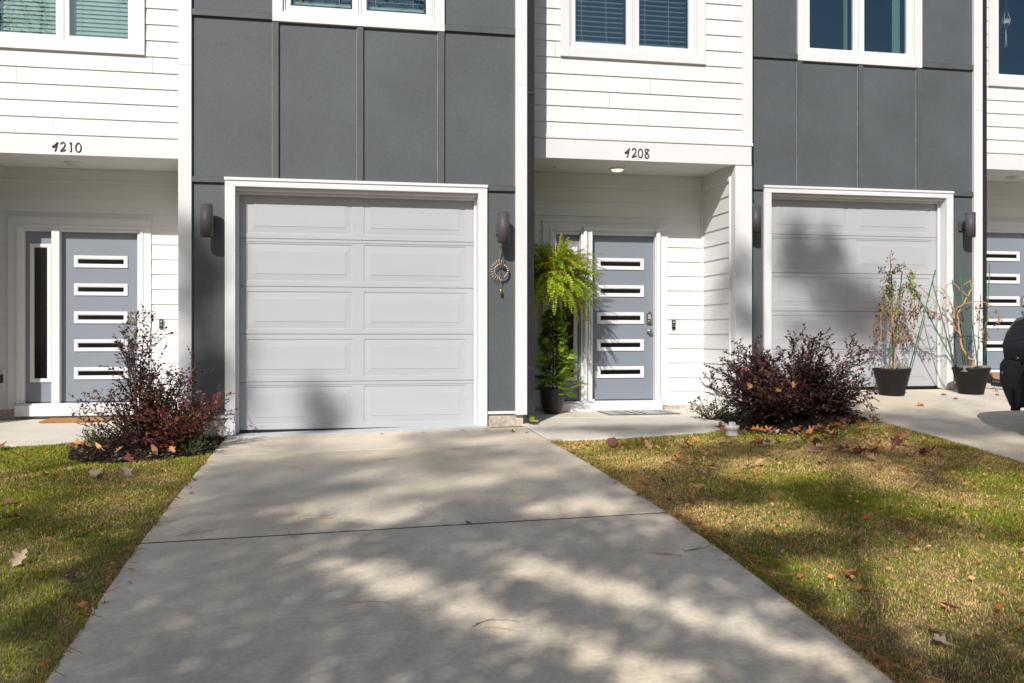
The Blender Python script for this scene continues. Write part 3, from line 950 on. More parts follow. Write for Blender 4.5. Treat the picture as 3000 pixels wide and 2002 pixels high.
PURPLE = [(.070, .029, .034), (.046, .023, .026), (.120, .048, .040), (.066, .042, .030), (.036, .025, .025), (.150, .060, .045), (.080, .030, .042), (.13, .075, .05)]
RUST = [(.20, .055, .035), (.14, .045, .035), (.085, .034, .034), (.26, .085, .045), (.16, .08, .035), (.07, .04, .03)]
random.seed(5)
st = [(random.uniform(0, 6.28), abs(random.gauss(0, .2)) + .03, random.uniform(.62, 1.02)) for _ in range(9)]
st += [(random.uniform(0, 6.28), random.uniform(.3, .62), random.uniform(.5, .74)) for _ in range(13)]
st += [(random.uniform(0, 6.28), random.uniform(.7, 1.15), random.uniform(.36, .58)) for _ in range(15)]
st += [(3.0, .85, .66), (3.4, 1.0, .62), (2.7, .7, .7)]
st += [(.15, .03, 1.16), (3.3, .16, 1.05)]
shrub("purple_shrub", "tall airy purple-leaved shrub in the mulch bed before the left porch", -1.60, 8.66, st, PURPLE, .037, 16, [(.62, .03, .22), (.45, .02, .20)], twig_step=.034, leaf_step=.018)
st = [(random.uniform(0, 6.28), random.uniform(.1, 1.25), random.uniform(.32, .56)) for _ in range(30)]
st += [(-.1, .75, .58), (.2, .65, .6), (.4, .9, .55)]
shrub("red_shrub", "low rust-red shrub with pink blossoms beside the gray pier", -1.36, 8.60, st, RUST, .033, 44, [(.75, .03, .16), (.70, .05, .05), (.55, .02, .2)], twig_c=(.14, .075, .05), twig_step=.026, leaf_step=.012)
random.seed(8)
st = []
for _ in range(84):
    az = random.uniform(0, 6.28); tl = random.uniform(.15, 1.35)
    st.append((az, tl, random.uniform(.38, .58) * (1.30 if abs(math.cos(az)) > .6 else .80) * (1 if tl > .6 else .92)))
st += [(3.4, 1.05, .95), (2.9, 1.2, .85), (.1, 1.0, .98), (-.2, .7, 1.0), (.4, .45, .9), (2.6, .35, .84), (1.2, .1, .84), (3.0, .65, .9), (0, .2, .85), (.15, 1.2, .9), (-.4, 1.15, .85)]
shrub("purple_shrub", "broad dark purple-leaved shrub with pink blossoms between the two driveways", 4.68, 8.96, st, PURPLE, .042, 34, [(.70, .03, .24), (.5, .02, .2)], twig_step=.026, leaf_step=.0125, twig_len=.38)
random.seed(21)
GREENY = [(.11, .17, .03), (.16, .20, .04), (.07, .11, .025), (.28, .24, .05)]
shrub("bedding_plant", "small yellow-green plant at the corner of the left mulch bed", -2.03, 8.80, [(random.uniform(0, 6.28), random.uniform(.1, .9), random.uniform(.1, .17)) for _ in range(16)], GREENY, .022, 0, None, (.1, .12, .04), .025, .014, cat="plant", mat=M['leaf_green'])
shrub("ivy_plant", "low ivy with green and brown leaves at the edge of the walkway", 4.13, 9.72, [(random.uniform(0, 6.28), random.uniform(.6, 1.4), random.uniform(.18, .36)) for _ in range(18)], [(.06, .09, .03), (.09, .13, .03), (.16, .15, .04), (.12, .06, .04), (.04, .06, .025)], .038, 0, None, (.1, .08, .05), .035, .026, cat="plant", mat=M['leaf_green'])
shrub("weed_clump", "green weed clump under the rust-red shrub by the driveway edge", -1.16, 8.36, [(random.uniform(0, 6.28), random.uniform(.4, 1.3), random.uniform(.08, .17)) for _ in range(10)], [(.05, .085, .03), (.07, .1, .03)], .03, 0, None, (.08, .1, .04), .03, .024, cat="plant", mat=M['leaf_green'])


# ------------------------------------------------------------------ porch plants
def lathe_pot(name, mat, c, prof, parent, o):
    mb = MB(); mb.lathe(c, prof, 36); return mb.build(name, mat, parent, o)


M['planter'] = pmat("dark_resin_planter", (.030, .027, .030), .45, .1, 4, .1, 120)
px, py = 2.575, 10.70
pz = zgf(px, py) + .004
root = thing("potted_conifer", "feathery green conifer in a round dark planter behind the downspout", "potted plant", (px, py, pz))
lathe_pot("planter", M['planter'], (0, 0, 0), [(0, 0), (.095, 0), (.108, .02), (.132, .12), (.143, .22), (.146, .275), (.152, .28), (.152, .298), (.143, .30), (.134, .285), (.13, .25), (0, .25)], root, (0, 0, 0))
random.seed(31)
tr = MB(); tr.tube([(0, 0, .25), (.01, 0, .6), (0, .005, 1.0), (.005, 0, 1.24)], [.012, .010, .006, .002], 6)
cf = Foliage()
CON = [(.22, .36, .045), (.32, .48, .05), (.44, .58, .06), (.14, .25, .035)]
for k in range(430):
    t = random.random() ** .8
    zz = .24 + .98 * t; R = .22 * (1 - t) ** .5 * (.55 + .8 * random.random()) + .04
    az = random.uniform(0, 6.28)
    if random.random() < .34: az = random.uniform(-1.2, .3); R *= 1.5 if t < .55 else 1.1
    rr = R * random.uniform(.25, 1.0)
    p = Vector((math.cos(az) * rr * .35, math.sin(az) * rr * .35, zz))
    e = Vector((math.cos(az) * rr, math.sin(az) * rr, zz + rr * random.uniform(-.25, .45)))
    if e.y > .27: e.y = .27
    fd = (e - p).normalized()
    tr.tube([p, e], .0016, 3, cap=False)
    nrm = (Vector((math.cos(az + 1.57), math.sin(az + 1.57), 0)) * random.uniform(-.6, .6) + Vector((0, 0, 1)) + rvec() * .7).normalized()
    sd = fd.cross(nrm).normalized()
    c0 = random.choice(CON if t < .75 else CON[:3])
    for i in range(7):
        f = i / 7
        b = p.lerp(e, .35 + .65 * f)
        for sg in (1, -1):
            ld = (fd * .75 + sd * sg * .8 + rvec() * .2).normalized()
            L = .062 * (1 - .5 * f) * random.uniform(.8, 1.2)
            cf.leaf(b, ld, nrm, L, L * .28, jit(c0, .2), .15)
            cf.leaf(b + ld * L * .55, (ld + fd * .6 + rvec() * .2), nrm, L * .75, L * .24, jit(c0, .2), .15)
    cf.leaf(e, fd, nrm, .03, .010, jit(c0), .1)
tr.build("stem", M['bark'], root); cf.build("foliage", M['leaf_green'], root)
s = MB(); s.lathe((0, 0, .252), [(0, 0), (.129, 0)], 24); s.build("soil", M['soil'], root)

fx, fy, fz = 2.545, 10.45, 1.64
root = thing("hanging_fern", "lush bright green fern hanging from the porch ceiling beside the door", "hanging plant", (fx, fy, fz))
lathe_pot("pot", M['black_plastic'], (0, 0, 0), [(0, -.13), (.09, -.13), (.13, .03), (.138, .035), (.13, .04), (.12, .02), (0, .02)], root, (0, 0, 0))
w = MB()
for k in range(3):
    a = 2 * math.pi * k / 3 + .4
    w.tube([(.13 * math.cos(a), .13 * math.sin(a), .03), (.012 * math.cos(a), .012 * math.sin(a), .40), (0, 0, .43)], .0022, 5)
w.tube([(0, 0, .42), (0, 0, 1.265)], .0012, 5); w.lathe((0, 0, 1.245), [(.0, 0), (.016, .0), (.018, .022), (0, .024)], 12)
w.build("hanger", M['vinyl'], root)
random.seed(17)
fr = Foliage(); rach = MB()
FERN = [(.42, .58, .03), (.52, .64, .04), (.32, .50, .03), (.58, .66, .05), (.52, .48, .07)]
for k in range(520):
    az = random.uniform(0, 6.28)
    el = random.choice([random.uniform(-.15, .6), random.uniform(.4, 1.45), random.uniform(-.9, .1)])
    L = random.uniform(.32, .58) * (.85 if el > .9 else 1) * (1.15 if el < -.2 else 1)
    d = Vector((math.cos(az) * math.cos(el), math.sin(az) * math.cos(el), math.sin(el)))
    p = Vector((math.cos(az) * .08, math.sin(az) * .08, .03 + random.uniform(-.08, .04)))
    n = 24; pts = [p.copy()]; c0 = random.choice(FERN)
    if random.random() < .10: c0 = (.34, .19, .06)
    g = random.uniform(.35, 1.9)
    for i in range(n):
        t = i / n
        dd = (d + Vector((0, 0, -1)) * g * t * t).normalized()
        p = p + dd * (L / n)
        if p.y > .50: p.y = .50
        pts.append(p.copy())
        if i < 3: continue
        sd = dd.cross(Vector((0, 0, 1)))
        if sd.length < .05: sd = dd.orthogonal()
        sd.normalize(); sd = (sd + Vector((0, 0, 1)) * random.uniform(-.25, .25)).normalized()
        nr = dd.cross(sd)
        wl = .040 * math.sin(math.pi * min(1, .12 + .86 * t)) ** .7 + .004
        for sg in (1, -1):
            fr.leaf(p, (sd * sg + dd * .35 + rvec() * .12), nr + rvec() * .4, wl * random.uniform(.8, 1.2), random.uniform(.009, .017), jit(c0, .3), .25)
    rach.tube(pts[::4] + [pts[-1]], .0015, 3, cap=False)
fr.build("frond", M['leaf_green'], root)
rach.build("frond_stalk", pmat("fern_stalk", (.20, .22, .05), .6, .1, 10), root)


# ------------------------------------------------------------------ dead potted vines, stakes, blocks
M['tree_pot'] = pmat("black_nursery_pot", (.016, .016, .018), .6, .12, 5, .1, 80, spec=.2)
M['stake'] = pmat("green_garden_stake", (.02, .17, .045), .45, .12, 30)
M['block'] = pmat("weathered_block", (.20, .17, .145), .95, .25, 14, .9, 60, fine=.2, fs=50, dist=.006)
M['vine'] = pmat("tan_vine_bark", (.47, .28, .12), .75, .2, 18, .5, 60)
DRY = [(.13, .07, .04), (.20, .11, .05), (.09, .05, .035), (.28, .16, .06), (.07, .045, .038)]


def vine_pot(label, cx, cy, main, arms, dense, tips_green):
    zb = zgf(cx, cy)
    root = thing("potted_vine", label, "potted plant", (cx, cy, zb))
    lathe_pot("pot", M['tree_pot'], (0, 0, 0), [(0, 0), (.138, 0), (.145, .006), (.156, .075), (.160, .078), (.198, .245), (.204, .25), (.207, .29), (.219, .298), (.222, .322), (.214, .326), (.200, .31), (.19, .27), (0, .27)], root, (0, 0, 0))
    s = MB(); s.lathe((0, 0, .274), [(0, 0), (.189, 0)], 24); s.build("soil", M['soil'], root)
    v = MB(); lf = Foliage()
    def path(pl, wob, y0, y1):
        P = []
        for i, (X, Z) in enumerate(pl):
            t = i / max(1, len(pl) - 1)
            P.append(Vector((X - cx, y0 + (y1 - y0) * t, Z - zb)))
        out = []
        for a, b in zip(P, P[1:]):
            m = 4
            for k in range(m):
                q = a.lerp(b, k / m)
                out.append(q + rvec() * wob * (0 if k == 0 and a is P[0] else 1))
        out.append(P[-1]); return out
    pm = path(main, .006, 0, .02)
    n = len(pm)
    v.tube(pm, [.016 * (1 - .70 * i / n) + .0015 for i in range(n)], 7)
    for j, (pl, r) in enumerate(arms):
        q = path(pl, .008, random.uniform(-.02, .03), random.uniform(-.16, .14))
        m = len(q)
        v.tube(q, [1.15 * r * (1 - .65 * i / m) + .001 for i in range(m)], 5)
        for i, p in enumerate(q):
            for _ in range(int(dense[j] * 1.7)):
                hang = (Vector((0, 0, -1)) + rvec() * .7).normalized()
                b = p + rvec() * .03
                tl = random.uniform(.02, .07)
                e = b + hang * tl
                v.tube([p, e], .0009, 3, cap=False)
                gp = tips_green and e.z > 1.12
                c = random.choice([(.25, .33, .07), (.34, .38, .11), (.16, .24, .06)]) if gp and random.random() < .85 else random.choice(DRY)
                lf.leaf(e, (hang if not gp else rvec()), rvec(), random.uniform(.030, .060), random.uniform(.011, .024), jit(c), .3)
    v.build("stem", M['vine'], root)
    if lf.V: lf.build("dry_leaf", M['dry_leaf'], root)
    return root


random.seed(41)
P1, P2 = (6.66, 10.20), (7.755, 10.22)
main1 = [(6.69, .50), (6.70, .71), (6.71, .87), (6.68, 1.04), (6.67, 1.16), (6.73, 1.25), (6.77, 1.33)]
arms1 = [([(6.67, 1.16), (6.66, 1.39), (6.65, 1.58), (6.69, 1.8), (6.69, 1.97)], .006), ([(6.69, 1.75), (6.74, 1.83)], .002), ([(6.66, 1.62), (6.60, 1.80)], .002), ([(6.66, 1.5), (6.72, 1.68)], .002),
         ([(6.73, 1.25), (6.79, 1.55), (6.88, 1.6), (6.96, 1.55), (7.02, 1.45), (7.11, 1.34), (7.21, 1.25), (7.32, 1.23)], .006),
         ([(6.92, 1.61), (7.05, 1.55), (7.16, 1.46), (7.23, 1.37), (7.32, 1.29), (7.38, 1.39), (7.32, 1.47), (7.23, 1.53)], .004),
         ([(6.76, 1.28), (6.85, 1.21), (6.91, 1.08), (6.88, .97)], .004), ([(6.7, .92), (6.79, .93), (6.88, .99)], .003),
         ([(6.65, 1.56), (6.55, 1.55), (6.53, 1.39), (6.51, 1.16), (6.48, .82)], .003), ([(6.6, 1.56), (6.57, 1.34), (6.54, 1.08)], .003),
         ([(6.8, 1.55), (6.83, 1.4), (6.8, 1.21), (6.82, 1.08)], .003), ([(6.99, 1.51), (6.96, 1.34), (7.01, 1.21)], .003), ([(6.65, 1.5), (6.61, 1.34), (6.63, 1.13), (6.6, .95)], .003),
         ([(6.7, 1.55), (6.69, 1.3), (6.73, 1.1), (6.72, .95)], .002), ([(6.93, 1.58), (6.9, 1.4), (6.93, 1.25), (6.9, 1.1)], .002), ([(7.05, 1.5), (7.08, 1.35), (7.05, 1.25)], .002),
         ([(6.62, 1.3), (6.52, 1.22), (6.5, 1.02)], .002), ([(6.95, 1.6), (6.97, 1.72), (7.0, 1.76)], .002)]
vine_pot("black pot with a drooping brown-leaved vine, nearer the middle of the right garage door", *P1, main1, arms1, [2, 5, 5, 4, 3, 1, 3, 3, 4, 4, 4, 4, 4, 3, 3, 2, 3, 4], True)
main2 = [(7.77, .50), (7.78, .65), (7.71, .69), (7.63, .81), (7.61, .95), (7.59, 1.08), (7.58, 1.23), (7.63, 1.31), (7.72, 1.44), (7.78, 1.55), (7.75, 1.64)]
arms2 = [([(7.61, .95), (7.53, 1.04), (7.5, 1.12), (7.38, 1.23), (7.24, 1.24), (7.18, 1.29)], .009), ([(7.52, 1.16), (7.54, 1.27), (7.48, 1.37), (7.44, 1.48), (7.38, 1.55), (7.27, 1.57)], .006),
         ([(7.58, 1.23), (7.54, 1.29), (7.63, 1.35), (7.75, 1.38), (7.9, 1.38), (8.0, 1.32), (8.07, 1.27), (8.1, 1.19), (8.06, 1.15), (8.0, 1.2)], .005),
         ([(7.72, 1.44), (7.63, 1.51), (7.57, 1.59), (7.51, 1.61), (7.47, 1.56), (7.45, 1.48)], .006), ([(7.62, 1.57), (7.71, 1.65)], .004),
         ([(7.88, 1.38), (7.86, 1.27), (7.9, 1.17)], .002), ([(8.0, 1.25), (7.97, 1.12), (7.95, 1.0), (7.94, .93)], .002), ([(7.58, 1.2), (7.5, 1.32), (7.55, 1.45)], .003)]
vine_pot("black pot with a bare twisting tan vine, in front of the right garage's corner trim", *P2, main2, arms2, [1, 0, 1, 0, 0, 2, 2, 1], False)
stakes = [((6.80, 1.74), (6.67, .52), .0, 0), ((7.23, 1.76), (6.88, .53), -.03, 0), ((6.71, 1.70), (6.71, .52), .08, 0),
          ((6.88, 1.69), (7.58, .52), .0, 1), ((7.24, 1.63), (7.56, .52), .03, 1), ((7.53, 1.65), (7.68, .52), .05, 1),
          ((7.58, 1.76), (7.71, .52), -.03, 1), ((7.72, 1.68), (7.87, .54), .04, 1), ((8.01, 1.85), (7.93, .52), -.01, 1)]
stake_lab = ["green stake upright in the left vine pot, leaning slightly right", "green stake leaning far right out of the left vine pot", "short green stake behind the drooping vine's stem",
             "green stake of the right vine pot leaning furthest left, crossing another", "second green stake leaning left from the right vine pot", "green stake at left of the twisted tan stem",
             "tall green stake just beside the twisted tan stem", "green stake in front of the right corner board, leaning left", "tallest green stake, at the right rim of the right vine pot before the downspout"]
for (a, b, dy, w), lab in zip(stakes, stake_lab):
    cy = (P1, P2)[w][1]
    mb = MB(); mb.tube([(b[0], cy + dy * .5, b[1]), ((a[0] + b[0]) / 2, cy + dy * .8, (a[1] + b[1]) / 2), (a[0], cy + dy, a[1])], .0065, 8)
    for k in range(9):
        t = .08 + k * .1
        q = Vector((b[0], cy + dy * .5, b[1])).lerp(Vector((a[0], cy + dy, a[1])), t)
        mb.tube([q - Vector((0, 0, .003)), q + Vector((0, 0, .003))], .0078, 8)
    o = mb.build("garden_stake", M['stake']); tag(o, lab, "stake", "green stakes in the vine pots")


def block(cx, cy, cz, rz, lab):
    mb = MB()
    pts = [(-.062, -.04), (-.03, -.055), (.035, -.052), (.065, -.03), (.06, .045), (-.055, .048)]
    c, s_ = math.cos(rz), math.sin(rz)
    P = [(cx + x * c - y * s_, cy + x * s_ + y * c) for x, y in pts]
    lo = [(x, y, cz) for x, y in P]; mi = [(x, y, cz + .055) for x, y in P]
    hi = [(cx + (x - cx) * .82, cy + (y - cy) * .82, cz + .075) for x, y in P]
    n = len(P)
    for A, B in ((lo, mi), (mi, hi)):
        for i in range(n): mb.poly([A[i], A[(i + 1) % n], B[(i + 1) % n], B[i]])
    mb.poly(hi); mb.poly(lo[::-1])
    tag(mb.build("concrete_block", M['block'], bevel=.004), lab, "paving block", "paving blocks weighting the vine pots")


zb1, zb2 = zgf(*P1) + .276, zgf(*P2) + .276
block(6.555, 10.14, zb1, .2, "weathered paving block at the left side of the drooping vine's pot")
block(6.77, 10.14, zb1, -.3, "weathered paving block at the right side of the drooping vine's pot")
block(7.62, 10.14, zb2, .1, "weathered paving block at the left side of the twisting vine's pot")
block(7.885, 10.15, zb2, -.1, "weathered paving block at the right side of the twisting vine's pot")


# ------------------------------------------------------------------ wall lamps, ceiling lights, bells, mats ...
def wall_lamp(x, y, zc, lab, turn=0.0):
    root = thing("wall_lamp", lab, "wall lamp", (x, y, zc), "cylinder wall lamps beside the garage doors")
    s = MB()
    s.lathe((0, 0, -.156), [(.052, .01), (.057, 0), (.061, 0), (.061, .312), (.057, .312), (.053, .30), (.053, .012)], 28)
    s.lathe((0, 0, .13), [(0, 0), (.053, 0)], 20)
    s.build("lamp_shade", M['bronze'], root)
    m = MB(); yb = 9.566 - 9.40
    m.box(-.052, .052, yb - .022, yb, -.062, .062)
    m.build("mount", M['bronze'], root, bevel=.004)
    m = MB(); m.box(-.022, .022, .0615, yb - .0225, -.035, .035); m.build("lamp_arm", M['bronze_dark'], root)
    m = MB(); m.lathe((0, 0, -.06), [(0, 0), (.022, .01), (.03, .04), (.022, .07), (0, .075)], 16); m.build("bulb", M['blind'], root)
    root.rotation_euler.z = turn


wall_lamp(-1.161, 9.40, 2.067, "dark cylinder wall lamp on the gray pier left of the middle garage door")
wall_lamp(1.747, 9.40, 2.067, "dark cylinder wall lamp above the sun and moon ornament")
wall_lamp(-1.181 + 6.25, 10.55, 2.367, "dark cylinder wall lamp half hidden behind the white porch post")
wall_lamp(1.747 + 6.25, 10.55, 2.367, "dark cylinder wall lamp right of the right garage door", 0)

lamp_on = bpy.data.materials.new("lit_diffuser"); lamp_on.use_nodes = True
lb = lamp_on.node_tree.nodes["Principled BSDF"]
lb.inputs["Base Color"].default_value = (.8, .75, .65, 1)
lb.inputs["Emission Color"].default_value = (1, .72, .40, 1); lb.inputs["Emission Strength"].default_value = 1.8


def ceiling_light(x, y, z, lab, lit):
    root = thing("ceiling_light", lab, "ceiling light", (x, y, z), "round lights in the porch ceilings")
    a = MB(); a.lathe((0, 0, 0), [(.098, 0), (.098, -.008), (.09, -.018), (.072, -.020), (.072, -.010)], 32); a.build("light_rim", M['ceiling'], root)
    b = MB(); b.lathe((0, 0, -.006), [(.0725, -.003), (.066, -.020), (.045, -.030), (.02, -.034), (0, -.035)], 28)
    b.build("diffuser", lamp_on if lit else M['blind'], root)


ceiling_light(3.33, 10.58, 2.9318, "round porch ceiling light glowing warm above the 4208 door", True)
ceiling_light(-2.87, 11.43, 2.9318, "round porch ceiling light switched off above the 4210 door", False)
ceiling_light(9.58, 11.73, 3.2268, "round ceiling light in the right townhouse's porch at the photo's edge", False)


def doorbell(x, y, z, lab):
    root = thing("doorbell", lab, "doorbell", (x, y, z), "camera doorbells")
    a = MB(); a.box(-.021, .021, -.024, 0, -.055, .055); a.build("case", M['black_plastic'], root, bevel=.004)
    a = MB(); a.box(-.023, -.0212, -.02, 0, -.056, .056); a.box(.0212, .023, -.02, 0, -.056, .056); a.box(-.023, .023, -.02, 0, -.0575, -.0562); a.build("side_plate", M['steel'], root)
    a = MB()
    for k in range(1):
        pts = [(.013 * math.cos(t), -.0275, -.012 + .013 * math.sin(t)) for t in np.linspace(0, 2 * math.pi, 20, endpoint=False)]
        a.poly(pts[::1]); a.tube([(.013 * math.cos(t), -.0265, -.012 + .013 * math.sin(t)) for t in np.linspace(0, 2 * math.pi, 21)], .002, 6)
    a.build("button", M['steel'], root)
    a = MB(); a.lathe((0, 0, 0), [(0, 0)], 3); a.v.clear(); a.f.clear(); a.m.clear(); a.sm.clear()
    a.poly([(.009 * math.cos(t), -.0248, .03 + .009 * math.sin(t)) for t in np.linspace(0, 2 * math.pi, 18, endpoint=False)]); a.build("camera_lens", M['vinyl'], root)


doorbell(4.18, 10.985, 1.095, "black doorbell on the white siding right of the 4208 door")
doorbell(-1.98, 11.835, 1.10, "black doorbell on the white siding right of the 4210 door")
root = thing("outlet_cover", "gray outdoor outlet cover at the photo's left edge", "outlet", (-3.79, 11.835, .46))
a = MB(); a.box(-.06, .06, -.055, -.001, -.085, .085); a.build("cover", M['threshold'], root, bevel=.012)
a = MB(); a.box(-.08, .08, -.014, -.0, -.11, .11); a.build("mount_plate", M['white_trim'], root, bevel=.003)
a = MB(); a.box(.045, .064, -.062, -.0, -.05, .05); a.build("latch", M['black_plastic'], root)

M['coir'] = pmat("coir_mat", (.42, .22, .075), .95, .2, 12, 1.0, 130, fine=.3, fs=70, dist=.006)
M['mat_dark'] = pmat("mat_charcoal", (.075, .075, .085), .95, .15, 14, .6, 120, dist=.004)
M['mat_light'] = pmat("mat_pale", (.55, .54, .52), .95, .1, 14, .6, 120, dist=.004)
z0 = zgf(-2.8, 11.45) + .003
a = MB(); a.box(-3.17, -2.47, 11.22, 11.66, z0, z0 + .022)
rr = random.Random(4)
for k in range(700):
    t = rr.random() * 2.28
    x, y = (-3.17 + t, 11.22) if t < .7 else ((-2.47, 11.22 + t - .7) if t < 1.14 else ((-2.47 - (t - 1.14), 11.66) if t < 1.84 else (-3.17, 11.66 - (t - 1.84))))
    a.poly([(x, y, z0 + .02), (x + .008, y, z0 + .02), (x + rr.uniform(-.015, .015), y - rr.uniform(0, .018), z0 + rr.uniform(.002, .02))])
tag(a.build("door_mat", M['coir']), "plain tan coir mat before the 4210 door", "door mat")
root = thing("door_mat", "gray and white striped mat before the 4208 door", "door mat", (3.60, 10.62, zgf(3.6, 10.6) + .005))
a = MB(); a.box(-.43, .43, -.27, .27, 0, .007); a.build("mat_base", M['mat_dark'], root)
a = MB(); rr = random.Random(7); x = -.42
while x < .40:
    w_ = rr.uniform(.012, .045)
    a.box(x, x + w_, -.262, .262, .0072, .0105); x += w_ + rr.uniform(.012, .05)
a.build("mat_stripe", M['mat_light'], root)


# ------------------------------------------------------------------ house numbers
DIG = {'4': [[(.98, 1), (.5, .72), (.02, .52), (.05, .46), (.55, .47), (.92, .50)], [(.98, 1), (.80, .7), (.66, .4), (.62, .18), (.38, .02)]],
       '2': [[(.08, .80), (.25, .95), (.52, 1), (.82, .92), (.90, .72), (.74, .50), (.38, .26), (.16, .12), (.10, .02), (.42, .11), (.72, .10), (.90, .18), (.97, .28)]],
       '1': [[(.28, .86), (.62, 1), (.60, .55), (.66, .18), (.36, 0)]],
       '0': [[(.5, .98), (.22, .85), (.06, .5), (.2, .12), (.5, .02), (.8, .14), (.95, .5), (.80, .85), (.48, 1)]],
       '8': [[(.70, .92), (.42, .99), (.14, .88), (.12, .72), (.40, .55), (.74, .40), (.92, .2), (.72, .03), (.40, 0), (.12, .12), (.14, .32), (.42, .52), (.66, .74), (.97, .98)]]}


def house_number(text, xs, z0, y, lab):
    root = thing("house_number", lab, "house number", ((xs[0][0] + xs[-1][1]) / 2, y, z0), "house numbers on the fascias")
    for ch, (xa, xb) in zip(text, xs):
        mb = MB()
        for line in DIG[ch]:
            P = [Vector((xa + u * (xb - xa) - root.location.x, 0, v * .101)) for u, v in line]
            Q = []
            for i in range(len(P) - 1):
                p0, p1, p2, p3 = P[max(i - 1, 0)], P[i], P[i + 1], P[min(i + 2, len(P) - 1)]
                for k in range(5):
                    t = k / 5
                    Q.append(.5 * ((2 * p1) + (p2 - p0) * t + (2 * p0 - 5 * p1 + 4 * p2 - p3) * t * t + (3 * p1 - p0 - 3 * p2 + p3) * t ** 3))
            Q.append(P[-1])
            mb.tube([q + Vector((0, -.004, 0)) for q in Q], .0062, 7)
        mb.build("digit", M['num'], root)


house_number("4208", [(3.246, 3.298), (3.324, 3.378), (3.396, 3.454), (3.474, 3.528)], 2.956, 10.0265, "black numerals 4208 on the white fascia")
house_number("4210", [(-2.938, -2.883), (-2.859, -2.807), (-2.774, -2.735), (-2.707, -2.646)], 2.952, 10.8765, "black numerals 4210 on the white fascia")


# ------------------------------------------------------------------ downspouts
def downspout(x0, yc, zfoot, lab, kick, ztop=8.2, lime=False):
    root = thing("downspout", lab, "downspout", (x0 + .04, yc, zfoot), "charcoal downspouts at the bay corners")
    # corrugated section, x along the wall, y outwards
    prof = []
    W, Dp = .074, .085
    for k in range(5):
        xa = -W / 2 + W * k / 5; prof += [(xa + .002, -Dp / 2), (xa + .009, -Dp / 2 - .0), (xa + .011, -Dp / 2 + .008), (xa + .0135, -Dp / 2 + .008)]
    prof += [(W / 2, -Dp / 2)]
    for k in range(5):
        ya = -Dp / 2 + Dp * k / 5; prof += [(W / 2, ya + .003), (W / 2, ya + .010), (W / 2 - .006, ya + .012), (W / 2 - .006, ya + .0155)]
    prof += [(W / 2, Dp / 2), (-W / 2, Dp / 2)]
    mb = MB()
    path = [(0, 0, ztop - zfoot, 0), (0, 0, .36, 0)] + kick
    rings = []
    for (dx, dy, dz, tl) in path:
        rings.append([(px_ + dx, py_ * math.cos(tl) + dy, dz + py_ * math.sin(tl) + (0 if not callable(tl) else 0)) for px_, py_ in prof])
    n = len(prof)
    for A, B in zip(rings, rings[1:]):
        for i in range(n):
            j = (i + 1) % n
            mb.poly([A[i], A[j], B[j], B[i]])
    mb.build("pipe", M['downspout'], root)
    for zz in (3.50 - zfoot, .62 - zfoot, 6.0 - zfoot):
        b = MB(); b.box(-.0385, .0385, -.0475, .046, zz - .013, zz + .013); b.build("strap", M['bronze_dark'], root)
    if lime:
        b = MB(); R = rings[-1]
        cx_ = sum(p[0] for p in R) / n; cy_ = sum(p[1] for p in R) / n; cz_ = sum(p[2] for p in R) / n
        b.poly([(cx_ + (p[0] - cx_) * .9, p[1] + .012, cz_ + (p[2] - cz_) * .9 + .004) for p in R])
        b.box(cx_ - .036, cx_ + .036, cy_ - .052, cy_ + .01, cz_ - .036, cz_ - .026)
        b.build("spout_mouth", M['lime'], root)
    return root


KICK = [(0, -.004, .26, -.12), (0, -.022, .17, -.45), (0, -.055, .10, -.85), (0, -.095, .062, -1.1)]
downspout(2.028, 9.60, zgf(2.1, 9.5), "charcoal downspout at the middle bay's corner, its kicked-out foot stained lime green", KICK, lime=True)
KR = [(.0, -.004, .26, -.1), (.03, -.02, .17, -.3), (.08, -.04, .10, -.5), (.13, -.06, .075, -.6)]
downspout(8.278, 10.75, zgf(8.3, 10.6) + .02, "charcoal downspout behind the right vine pot, joined to a ribbed drain pipe", KR)
downspout(-4.172, 10.45, 0, "charcoal downspout at the left townhouse's own bay", KICK)
a = MB()
pth = [Vector((8.41, 10.69, .36)), Vector((8.50, 10.60, .345)), Vector((8.64, 10.48, .33)), Vector((8.85, 10.34, .32)), Vector((9.3, 10.0, .30)), Vector((9.9, 9.5, .27))]
Q, R_ = [], []
for p, q in zip(pth, pth[1:]):
    m = max(2, int((q - p).length / .012))
    for k in range(m):
        Q.append(p.lerp(q, k / m)); R_.append(.046 if len(Q) % 2 else .053)
a.tube(Q, R_, 14)
tag(a.build("drain_pipe", M['black_plastic']), "black ribbed drain pipe leading from the right downspout past the car", "drain pipe")


# ------------------------------------------------------------------ sun and moon ornament
M['copper'] = pmat("aged_copper", (.62, .46, .33), .45, .2, 30, metal=.6)
M['copper_bell'] = pmat("bright_copper_bell", (.55, .22, .06), .3, .2, 30, metal=.9)
M['rope'] = pmat("tan_cord", (.35, .22, .11), .8, .2, 60)
root = thing("sun_moon_ornament", "hanging sun and moon ornament with a little copper bell under the wall lamp", "ornament", (1.742, 9.512, 1.632))
r0 = .068
a = MB(); a.tube([(r0 * math.cos(t), 0, r0 * math.sin(t)) for t in np.linspace(0, 2 * math.pi, 41)], .0038, 7); a.build("ring", M['copper'], root)
a = MB()
for t in np.linspace(math.radians(88), math.radians(272), 14):
    ln = .056 if int(round((t - 1.5) * 10)) % 2 else .046
    a.tube([(r0 * math.cos(t), 0, r0 * math.sin(t)), ((r0 + ln) * math.cos(t), 0, (r0 + ln) * math.sin(t))], [.0036, .0028], 6)
a.build("sun_ray", M['copper'], root)
a = MB(); N_ = 22
out = [(.082 * math.cos(t), .082 * math.sin(t)) for t in np.linspace(-1.75, 1.45, N_)]
inn = [(.010 + .056 * math.cos(t) - .004, .056 * math.sin(t) - .008) for t in np.linspace(-1.9, 1.7, N_)]
